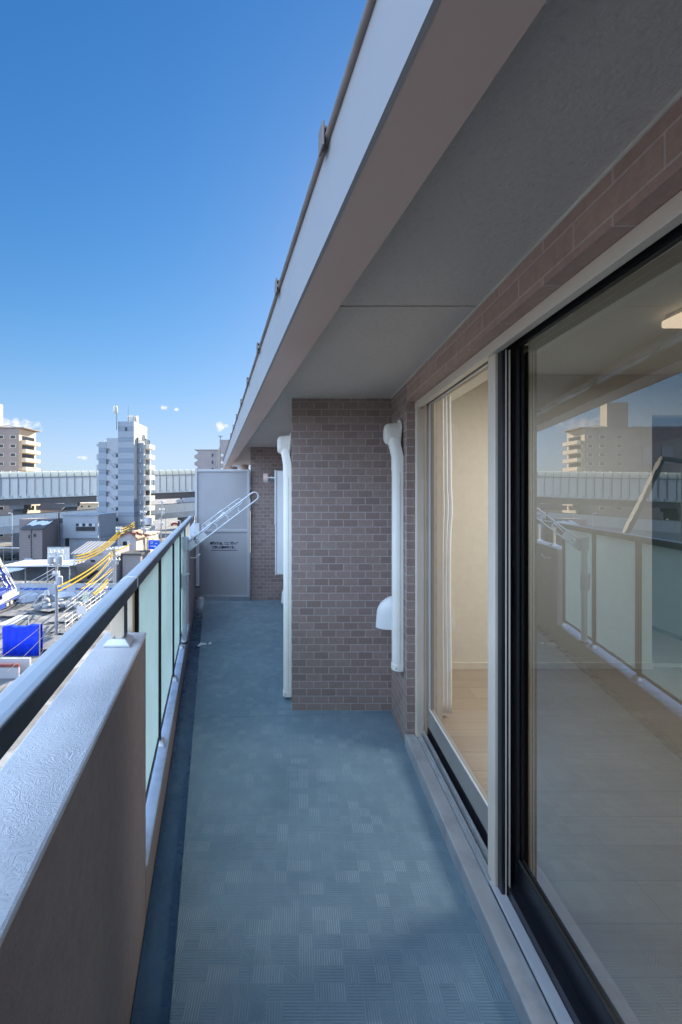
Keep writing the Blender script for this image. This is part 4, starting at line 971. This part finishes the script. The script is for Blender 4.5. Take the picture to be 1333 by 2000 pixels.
# hoarding along the lot
q0, q1 = P(22, 0, 62), P(238, 0, 62)
hd = thing('site_hoarding', 'white site hoarding with a blue stripe across the lot', 'hoarding', ((q0.x+q1.x)/2, 62, GZ))
n = 12
for i in range(n):
    a_ = q0.x+(q1.x-q0.x)*i/n; w_ = (q1.x-q0.x)/n-.03
    p = MB().box(a_, a_+w_, 62, 62.06, GZ, GZ+1.95).build('hoarding_panel', M['hoard'], hd)
    if i in (1, 2, 3, 5, 7, 8, 10): MB().box(a_+.02, a_+w_-.02, 61.985, 61.998, GZ+.95, GZ+1.3).build('stripe', M['hoard_blue'], p)
    MB().tube([(a_-.015, 62.1, GZ), (a_-.015, 62.1, GZ+2.1)], .04, 6).build('hoarding_post', M['pole'], hd)
# corrugated shed
SH = 73.0
sd_ = thing('corrugated_shed', 'pale lilac shed with a white corrugated roof beneath the yellow cables', 'shed', (P(183, 0, SH).x, SH, GZ))
q0, q1 = P(143, 1082, SH), P(228, 1082, SH)
MB().box(q0.x, q1.x, SH, SH+5.5, GZ, q0.z).build('wall', M['wall_lilac'], sd_)
MB().loft([[(x, SH-.35, q0.z+.01), (x, SH+5.7, q0.z+1.45), (x, SH+5.7, q0.z+1.57), (x, SH-.35, q0.z+.13)] for x in (q0.x-.2, P(200,0,SH).x)]).build('roof', M['roof_corr'], sd_)
MB().box(P(200,0,SH).x+.01, q1.x, SH-.003, SH+5.5, q0.z+.003, q0.z+.8).build('flat_parapet', M['wall_lilac'], sd_)
MB().box(P(177.5,0,SH).x, P(186,0,SH).x, SH-.06, SH-.003, P(0,1097,SH).z, P(0,1094,SH).z).build('vent_grille', M['win_dark'], sd_)
# gable house
GY = 81.0
gb = thing('gable_house', 'pale gabled house with terracotta roof right of the corrugated shed', 'house', (P(250, 0, GY).x, GY, GZ))
l, r_, apx = P(230, 1052, GY), P(266, 1050, GY), P(253, 1040, GY)
MB().loft([[(l.x, y, GZ), (r_.x, y, GZ), (r_.x, y, r_.z), (apx.x, y, apx.z), (l.x, y, l.z)] for y in (GY, GY+5.5)]).build('wall', M['wall_lilac'], gb)
MB().box(r_.x+.003, r_.x+.05, GY+.02, GY+5.4, GZ, r_.z-.02).build('sunlit_side_face', M['cream_wall'], gb)  # cream panel puts sunlight into the colour of the right wall
MB().loft([[(apx.x, y, apx.z+.02), (r_.x+.45, y, r_.z-.28), (r_.x+.45, y, r_.z-.12), (apx.x, y, apx.z+.2), (l.x-.4, y, l.z-.05), (l.x-.4, y, l.z-.2)] for y in (GY-.3, GY+5.7)]).build('roof', M['roof_orange'], gb)
w0, w1 = P(239, 1056, GY), P(254, 1067, GY)
f = MB().box(w0.x, w1.x, GY-.08, GY-.003, w1.z, w0.z).build('window_frame', M['barrier_light'], gb); MB().box(w0.x+.1, w1.x-.5, GY-.1, GY-.081, w1.z+.1, w0.z-.1).build('window_glass', M['win_dark'], f)
house('cream_building', 'narrow cream building behind the pole right of the terracotta roof', 271, 291, 1045, 88, 6, M['cream_wall'], M['cream_wall'], 0)
house('grey_annex', 'low dark grey annex in front of the gable house', 240, 275, 1084, 74, 4, M['apt_grey'], M['roof_dark'], 0)

# --- poles
def utility_pole(label, px, yt, Y, arms=(), trafo=None, mt='pole', r=.15, lean=0):
    a = P(px, yt, Y); t = thing('utility_pole', label, 'utility pole', (a.x, Y, GZ), group='utility poles over the lots')
    MB().tube([(a.x-lean, Y, GZ), (a.x, Y, a.z)], [r*1.15, r*.8], 10).build('pole_shaft', M[mt], t, smooth=True)
    for (dy, w) in arms:
        z = a.z-dy*Y/F
        c = MB().bar((a.x-w/2, Y-.12, z), (a.x+w/2, Y-.12, z), .15).build('crossarm', M['trafo'], t)
        for j in range(4):
            MB().lathe((a.x-w/2+.1+(w-.2)*j/3, Y-.12, z+.05), [(.08, 0), (.15, .09), (.08, .18), (.14, .26), (.05, .36)], 8).build('insulator', M['insul'], c, smooth=True)
    if trafo:
        for (ddx, dy, h, rr) in trafo:
            z = a.z-dy*Y/F
            b = MB().lathe((a.x+ddx, Y-.35, z-h), [(rr*.9, 0), (rr, .05), (rr, h-.08), (rr*.7, h)], 14).build('transformer', M['trafo'], t, smooth=True)
            MB().lathe((a.x+ddx-.1, Y-.35, z), [(.05, 0), (.07, .08), (.03, .22)], 8).build('bushing', M['insul'], b)
    return t
utility_pole('near utility pole with transformers standing in the lot', 111, 1078, 45, ((3, 1.5), (26, 1.3), (44, .8)), ((.45, 6, .9, .36), (-.45, 8, .8, .30), (.50, 46, .9, .32), (.1, 60, .5, .22)))
utility_pole('grey utility pole with double arms right of the corrugated shed', 224, 1070, 66, ((3, 1.6), (14, 1.7), (24, 1.8)), ((.5, 22, .8, .25),))
utility_pole('utility pole rising behind the corrugated roof under yellow sleeves', 233.5, 1031, 77, ((2, 1.2), (8, 1.2)))
utility_pole('utility pole with a big transformer at the tower foot', 281, 998, 85, ((3, 1.3), (20, 1.3), (36, 1.0)), ((1.1, 12, 1.5, .75), (.4, 34, .8, .3)))
utility_pole('slightly leaning utility pole with pale cables right of the tower', 317, 978, 90, ((3, 1.3), (18, 1.2)), ((.35, 22, .6, .25), (.1, 42, .5, .25)), lean=.45)
utility_pole('plain dark pole in front of the blue grey building', 115.5, 1001, 87, (), None, 'pole_dark', .16)
utility_pole('thin plain pole beyond the right utility pole', 324, 1012, 92, (), None, 'pole', .10)
def lamp_post(px, yt, Y, lab):
    a = P(px, yt, Y); t = thing('street_lamp', lab, 'street lamp', (a.x, Y, GZ), group='street lamps')
    MB().tube([(a.x, Y, GZ), (a.x, Y, a.z-.3), (a.x-.1, Y, a.z-.05), (a.x-.4, Y, a.z)], [.1,.075,.07,.06], 8).build('lamp_pole', M['barrier_light'], t, smooth=True)
    MB().lathe((a.x-.9, Y, a.z), [(.05, 0), (.16, .1), (.16, .5), (.06, .62)], 10, 'X').build('lamp_head', M['barrier_light'], t, smooth=True)
lamp_post(24.5, 1002.5, 96, 'white street lamp in front of the ramp at far left')
lamp_post(353, 1017, 98, 'white street lamp peeping over the handrail')
# --- cables
def cable(label, a, b, sag, r, mt, cat='cable', grp=None, n=14):
    pa, pb = P(*a), P(*b); pts = []
    for i in range(n+1):
        f = i/n; q = pa.lerp(pb, f); q.z -= sag*4*f*(1-f); pts.append(q)
    tag(MB().tube(pts, r, 6).build('overhead_cable', M[mt], smooth=True), label, cat, grp)
pos3 = ('topmost', 'middle', 'lowest')
for i in range(3):
    cable(f'{pos3[i]} yellow sleeved cable sagging from the pole to the corrugated roof', (235, 1035+i*4.5, 77), (149, 1086+i*5.5, 62), .9, .11, 'yellow', 'cable', 'yellow sleeves over the shed')
    cable(f'{pos3[i]} yellow sleeved cable rising right from the pole over the shed', (235, 1034+i*4.5, 77), (263, 1020+i*4.5, 84), .15, .11, 'yellow', 'cable', 'yellow sleeves beside the tower')
for i, w_ in enumerate(('upper', 'lower')):
    cable(f'{w_} long yellow sleeved cable reaching the near pole with transformers', (222, 1074+i*6, 66), (113, 1146+i*9, 45), .5, .085, 'yellow', 'cable', 'long yellow sleeves')
    cable(f'{w_} yellow sleeved cable ending above the site hoarding', (221, 1084+i*4+i*22, 65), (168-i*14, 1142+i*10, 49), .35, .075, 'yellow', 'cable', 'short yellow sleeves')
    cable(f'{w_} pale yellow sleeve close beside the handrail', (211, 1131+i*7, 56), (182+i*3, 1160+i*3, 48), .1, .08, 'yellow', 'cable', 'sleeves beside the handrail')
cable('single yellow sleeved cable running right to the gable window', (224, 1077, 66), (255, 1062, 72), .1, .09, 'yellow', 'cable')
tag(MB().loft([[P(172+12*f+dx_, 1129-9*f+dy_, 55) for dx_, dy_ in ((-2,1.6),(2,1.2),(3,-1.4),(-1,-1.6))] for f in (0, .5, 1, 1.5)]).build('cable_guard', M['yellow']), 'loose yellow wrap bunched round the middle cables', 'cable guard')
for i in range(4):
    cable(('topmost', 'second', 'third', 'lowest')[i]+' grey line running left from the near pole', (106, 1110+i*7, 45), (-30, 1172+i*11, 38), .25, .028, 'cable_white' if i < 3 else 'cable', 'cable', 'lines left of the near pole')
for i in range(3):
    cable(pos3[i]+' dark line dropping past the blue tarpaulin', (111+i*2, 1196+i*14, 45), (-10+i*22, 1292+i*22, 30), .2, .018, 'cable_black', 'cable', 'dark lines over the tarpaulin')
for i in range(5):
    cable(('first', 'second', 'third', 'fourth', 'fifth')[i]+' pale cable from the top between the two poles right of the tower', (313+i*.6, 1012+i*7, 90), (283, 1033+i*5, 85), .7, .06, 'cable_white' if i < 2 else 'cable', 'cable', 'pale cables right of the tower')
for i in range(4):
    cable(('first', 'second', 'third', 'fourth')[i]+' grey line from the top beside the lot railing', (222, 1090+i*12, 66), (140-i*8, 1172+i*12, 44), .3, .022, 'cable', 'cable', 'grey lines by the lot railing')
cable('thin line along the front of the corrugated shed', (232, 1060, 77), (283, 1040, 85), .2, .04, 'cable', 'cable')

# --- lot: rig, tarpaulin, bags, plates, signs
c0, c1 = Vector((-38.2, 53.6, 0)), Vector((-39.5, 59.4, 0)); rd = (c1-c0).normalized(); rn = Vector((rd.y, -rd.x, 0))
rg = thing('drilling_rig_truck', 'blue and white rig truck with a slanted blue boom at the left edge', 'rig truck', (c0.x, c0.y, GZ))
def rig(l0, l1, w0, w1, z0, z1):
    k_ = []
    for z in (z0, z1):
        for (l_, w_) in ((l0,w0),(l1,w0),(l1,w1),(l0,w1)): q = c0+rd*l_+rn*w_; k_.append((q.x, q.y, GZ+z))
    return MB().hexa(k_)
rig(-5, 5.7, -2.4, 0, 1.05, 1.4).build('deck', M['white_paint'], rg, bevel=.03)
rig(-5, 5.6, -2.3, -.1, .6, 1.045).build('chassis', M['blue_paint'], rg)
rig(-2.0, 1.4, -2.35, .01, .25, 1.03).build('side_skirt', M['blue_paint'], rg)
rig(-1.5, 4.6, -2.2, -.5, 1.405, 2.3).build('engine_housing', M['blue_paint'], rg, bevel=.06)
rig(-5, -2, -2.3, -.2, 1.405, 3.0).build('cab', M['white_paint'], rg, bevel=.08)
rig(-4.6, -2.5, -.19, -.17, 2.0, 2.8).build('cab_window', M['win_dark'], rg)
rig(1.2, 5.4, -.30, -.22, 1.405, 1.95).build('side_rail', M['white_paint'], rg)
for l_ in (-3.6, 2.0, 3.2):
    q = c0+rd*l_+rn*.02; w = MB().lathe((q.x, q.y, GZ+.5), [(.5, -.3), (.5, 0)], 18, 'X').build('wheel', M['tyre'], rg); MB().lathe((q.x+.005, q.y, GZ+.5), [(.27, 0), (.22, .02)], 14, 'X').build('rim', M['white_paint'], w)
q0, q1 = P(19, 1152, 57), P(-108, 893, 57)
qm = q0.lerp(q1, .16)
MB().bar(qm+Vector((0,.35,0)), q1+Vector((0,.35,0)), .62).build('boom_tube', M['pole_dark'], rg)
for (ox, oz) in ((-.35, 0), (.35, 0), (-.35, .7), (.35, .7)): MB().bar(q0+Vector((ox, oz, 0)), qm+Vector((ox, oz, 0)), .14).build('boom_chord', M['blue_paint'], rg)
m = MB()
for i in range(4):
    a_ = q0.lerp(qm, i/4); b_ = q0.lerp(qm, (i+1)/4); s_ = .35 if i % 2 else -.35
    m.bar(a_+Vector((s_,0,0)), b_+Vector((-s_,0,0)), .08); m.bar(a_+Vector((s_,.7,0)), b_+Vector((-s_,.7,0)), .08)
m.build('boom_lacing', M['blue_paint'], rg)
m1, m2 = P(-146, 905, 57), P(-146, 1175, 57)
MB().bar(m1, m2, .55).build('leader_mast', M['pole_dark'], rg); MB().bar(P(-100, 895, 57), P(-170, 905, 57), .5).build('head_beam', M['pole_dark'], rg)
for i in range(3): MB().tube([P(2+i*3, 1100+i*3, 57), P(20+i*5, 1141, 57.5)], .05, 6).build('stay_rod', M['white_paint'], rg)
# tarpaulin
ty = 39.2; q0, q1 = P(5, 1225, ty), P(76, 1284, ty)
g = []
prof = [(0, GZ), (0, .55), (0, 1.0), (.35, 1.02), (.5, .99), (.65, .95), (.65, GZ)]
for i in range(29):
    f = i/28; x = q0.x+(q1.x-q0.x)*f; top = q0.z+.06*math.sin(f*9)+(.12*f if f > .55 else 0)-.05*math.sin(f*23); row = []
    for (d_, z_) in prof:
        zz = GZ+.02 if z_ == GZ else GZ+(top-GZ)*z_
        row.append((x, ty+d_+.03*math.sin(f*31+zz*3)+.02*math.sin(zz*11+f*5), zz))
    g.append(row)
tp = thing('tarpaulin_stack', 'vivid blue tarpaulin draped over a stack near the handrail', 'tarpaulin', ((q0.x+q1.x)/2, ty, GZ))
MB().sheet(g).build('tarpaulin', M['tarp'], tp, smooth=True, solid=.02); MB().box(q0.x+.15, q1.x-.15, ty+.12, ty+.5, GZ, q0.z-.35).build('covered_stack', M['plate'], tp)
for px in (-4, 78): a_ = P(px, 0, ty); MB().tube([(a_.x, ty, GZ), (a_.x, ty, q0.z+.3)], .04, 6).build('support_post', M['pole'], tp)
q0, q1 = P(-40, 1287, 35.5), P(58, 1310, 35.5)
lw = thing('boundary_wall', 'low pale wall with red brown coping below the blue tarpaulin', 'wall', ((q0.x+q1.x)/2, 35.5, GZ))
MB().box(q0.x, q1.x, 35.5, 35.75, GZ, q0.z+.03).build('wall_face', M['hoard'], lw); 
MB().box(q0.x, q1.x-.2, 34.4, 34.62, GZ+.9, GZ+1.15).build('brick_coping', M['coping_red'], lw); MB().box(q0.x, q1.x-.2, 34.42, 34.6, GZ, GZ+.896).build('lower_wall', M['wall_lilac'], lw)
tag(MB().box(P(-8,0,41).x, P(17,0,41).x, 41, 44.5, GZ+2.2, GZ+2.32).box(P(-8,0,41).x, P(-6,0,41).x, 41, 41.15, GZ, GZ+2.19).box(P(15,0,41).x, P(16,0,41).x, 41.1, 41.2, GZ, GZ+2.19).box(P(15,0,41).x, P(16,0,41).x, 44.1, 44.2, GZ, GZ+2.19).build('flat_canopy', M['concrete']), 'flat grey canopy roof on posts behind the blue tarpaulin', 'canopy')
bags = [(76,1190),(84,1186),(92,1190),(101,1185),(110,1188),(121,1186),(129,1183),(137,1187),(145,1184),(152,1186),(90,1178),(117,1178),(140,1177)]
proto = None
for i, (px, py) in enumerate(bags):
    Y = F*(EYE-GZ)/(py+2-HY); a_ = P(px, 0, Y); loc = (a_.x, Y, GZ)
    if proto is None:
        proto = thing('sandbag', 'bulky white tonne sandbag standing in the row on the lot', 'sandbag', loc, group='white tonne bags on the lot')
        prof = [(.38, 0), (.52, .12), (.56, .4), (.52, .66), (.40, .78), (.14, .84)]
        rr = []
        for (r0, z) in prof: rr.append([(loc[0]+r0*(1+.06*math.sin(3*q_+z*7))*math.cos(q_), Y+r0*(1+.06*math.cos(2*q_+z*5))*math.sin(q_), GZ+z) for q_ in [2*math.pi*k_/14 for k_ in range(14)]])
        MB().loft(rr).build('bag_body', M['bag'], proto, smooth=True)
        MB().tube([(loc[0]-.3, Y, GZ+.75), (loc[0]-.15, Y, GZ+.98), (loc[0]+.15, Y, GZ+.98), (loc[0]+.3, Y, GZ+.75)], .03, 6).build('lifting_loop', M['bag'], proto)
    else:
        c = copy_thing(proto, loc, proto['label']); c.rotation_euler.z = i*1.3; c.scale = (1+.12*math.sin(i*3), 1, .8+.25*abs(math.sin(i*2)))
rp = random.Random(11)
plates = [(20,1235,3.0),(60,1205,2.6),(90,1215,2.4),(70,1240,2.8),(100,1250,2.5),(125,1212,2.6),(140,1235,2.4),(150,1206,2.2),(40,1170,3.5),(75,1168,3.0),(110,1172,3.2),(30,1203,3),(95,1195,2.4),(125,1255,2.2),(85,1270,2.4)]
for i, (px, py, s_) in enumerate(plates):
    Y = F*(EYE-GZ)/(py-HY); a_ = P(px, 0, Y); an = rp.uniform(-.35, .35); u_ = Vector((math.cos(an), math.sin(an), 0)); v_ = Vector((-math.sin(an), math.cos(an), 0))
    z0_ = GZ+.006+.03*i
    tag(MB().obox((a_.x, Y, 0), u_, v_, s_/2, s_*.42, z0_, z0_+.024).build('road_plate', M['plate']), 'flat grey plate laid on the lot ground', 'plate', 'plates laid over the lot')
for i, (px, py, r0) in enumerate(((20,1148,1.6),(58,1170,1.5),(130,1164,1.8),(100,1160,1.5),(165,1160,1.2))):
    Y = F*(EYE-GZ)/(py-HY); a_ = P(px, 0, Y); 
    pts = [(a_.x+r0*(1+.3*math.sin(q_*3+i))*math.cos(q_), Y+r0*1.5*(1+.25*math.cos(q_*2+i))*math.sin(q_)) for q_ in [2*math.pi*k_/16 for k_ in range(16)]]
    tag(MB().loft([[(x, y, GZ+.001) for x, y in pts], [(a_.x+(x-a_.x)*.6, Y+(y-Y)*.6, GZ+.5+.2*math.sin(i)) for x, y in pts]]).build('snow_heap', M['snow'], smooth=True), ('low snow heap under the shelter', 'low snow heap right of the rig truck', 'long snow heap behind the near pole', 'low snow heap left of the near pole', 'low snow heap by the lot railing')[i], 'snow heap')
def lot_sign(name, label, px0, px1, y0, y1, Y, mt, cat='sign'):
    a_, b_ = P(px0, y0, Y), P(px1, y1, Y); t = thing(name, label, cat, ((a_.x+b_.x)/2, Y, GZ))
    f = MB().box(a_.x, b_.x, Y, Y+.05, b_.z, a_.z).build('sign_board', M[mt], t, bevel=.01)
    for x in (a_.x+.1, b_.x-.1): MB().tube([(x, Y+.08, GZ), (x, Y+.08, a_.z)], .035, 6).build('sign_post', M['pole'], t)
    return t, f, a_, b_
t, f, a_, b_ = lot_sign('green_sign', 'white board with green figures beside the handrail', 162, 173, 1157, 1176, 50, 'sign_white')
text('57', 'figures', .75, ((a_.x+b_.x)/2, 49.985, (a_.z+b_.z)/2), (R(90),0,0), M['sign_green'], f, .8)
lot_sign('white_board', 'plain white board lower beside the handrail', 150, 168, 1184, 1200, 47, 'sign_white')
t, f, a_, b_ = lot_sign('road_sign', 'large blue road sign beyond the handrail right of the tower', 290.5, 312, 1055, 1073, 79, 'sign_blue')
m = MB()
for (x0, x1, y0, y1) in ((294,300,1058.2,1059.2),(294.5,296,1061,1062.2),(297,298.5,1061,1062.2),(304,308,1061,1062),(294,305,1066,1067.2),(301,307,1067.8,1068.6)):
    p0, p1 = P(x0, y0, 79), P(x1, y1, 79); m.box(p0.x, p1.x, 78.985, 78.998, p1.z, p0.z)
m.build('sign_lettering', M['sign_white'], f)
q = P(206, 1149, 58); ns = thing('round_sign', 'small round red and white sign by the handrail joint', 'sign', (q.x, 58, GZ))
MB().lathe((q.x, 58, q.z), [(.32, 0), (.32, -.03)], 20, 'Y').build('sign_disc', M['sign_white'], ns); MB().box(q.x-.22, q.x+.22, 57.95, 57.968, q.z-.20, q.z-.06).build('red_bar', M['red'], ns); MB().tube([(q.x, 58.05, GZ), (q.x, 58.05, q.z)], .03, 6).build('sign_post', M['pole'], ns)
# railing along the lot edge
a_, b_ = P(128, 0, 46), P(214, 0, 62)
lr = thing('lot_railing', 'pale steel pipe railing along the edge of the lot', 'railing', (a_.x, a_.y, GZ))
n = 9
for i in range(n):
    q = a_.lerp(b_, i/(n-1)); MB().tube([(q.x, q.y, GZ), (q.x, q.y, GZ+1.7)], .045, 6).build('rail_post', M['cable_white'], lr)
for h in (.6, 1.1, 1.65): MB().tube([(a_.x, a_.y, GZ+h), (b_.x, b_.y, GZ+h)], .035, 6).build('rail_pipe', M['cable_white'], lr)
tag(MB().tube([P(60, 1187, 56), P(80, 1162, 56), P(88, 1161, 56)], .06, 6).build('bent_pipe', M['cable_white']), 'bent white pipe leaning over the lot plates', 'pipe')
t = MB().tube([P(88, 1167, 55), P(89, 1153, 55), P(93, 1152, 55), P(96, 1163, 55)], .09, 8); tag(t.build('pipe_stand', M['insul']), 'white looped pipe stand left of the near pole', 'pipe stand')
# cars
def car(label, px, py, Y, rot, mt):
    a_ = P(px, 0, Y); t = thing('parked_car', label, 'car', (a_.x, Y, GZ), group='cars under the ramp'); cs, sn = math.cos(rot), math.sin(rot)
    W_ = lambda x, y, z: (a_.x+x*cs-y*sn, Y+x*sn+y*cs, GZ+z)
    pr = [(-2.1,.35),(-2.15,.8),(-1.4,.95),(-.8,1.42),(.9,1.45),(1.6,1.0),(2.15,.85),(2.15,.35)]
    MB().loft([[W_(x, y, z) for x, z in pr] for y in (-.8, .8)]).build('body', M[mt], t, bevel=.08)
    gp = [(-1.25,.98),(-.76,1.36),(.86,1.38),(1.4,1.0)]
    for y in (-.815, .815): MB().loft([[W_(x, y, z) for x, z in gp], [W_(x, y*1.005, z) for x, z in gp]]).build('side_window', M['win_dark'], t)
    for x in (-1.35, 1.35):
        for y in (-.72, .72):
            MB().tube([W_(x, y-.1, .32), W_(x, y+.1, .32)], .32, 12).build('wheel', M['tyre'], t)
car('dark car parked under the ramp at far left', 27, 0, 97, .15, 'car_dark')
car('white car parked behind the grey sheet fence', 119, 0, 87, .1, 'car_white')
car('dark car parked far left beside the street lamp', 6, 0, 96, .15, 'car_dark')
car('red car beneath the ramp beyond the handrail', 342, 0, 205, .1, 'red')
q0, q1 = P(-60, 1070, 92), P(40, 1070, 92)
gr = thing('guard_rail', 'pale road guard rail left of the mauve house', 'guard rail', (q0.x, 92, GZ))
MB().box(q0.x, q1.x, 92, 92.08, q0.z-.12, q0.z+.1).build('rail_beam', M['cable_white'], gr)
for i in range(7): MB().box(q0.x+i*(q1.x-q0.x)/6-.05, q0.x+i*(q1.x-q0.x)/6+.05, 92.09, 92.2, GZ, q0.z).build('rail_post', M['pole'], gr)
q0, q1 = P(290, 1040, 100), P(400, 1038, 100)
tag(MB().box(q0.x, q1.x, 100, 100.15, q0.z-.25, q0.z+.25).build('guard_beam', M['cream_wall']), 'cream guard beam below the ramp right of the tower', 'guard rail')
# scrub behind the guard rail
sc = MB(); rs = random.Random(3)
for i in range(900):
    x = rs.uniform(-62, -50); y = rs.uniform(72.5, 79); z = GZ+rs.uniform(0, 1.6)*(.6+.4*math.sin(x)); s_ = rs.uniform(.12, .3); a1 = Vector((rs.uniform(-1,1), rs.uniform(-1,1), rs.uniform(-.3,1))).normalized(); b1 = a1.orthogonal().normalized()
    c_ = Vector((x, y, z)); sc.add([c_+a1*s_, c_+b1*s_*.5, c_-a1*s_, c_-b1*s_*.5], [(0,1,2,3)])
stuff(sc.build('scrub', M['hedge']))
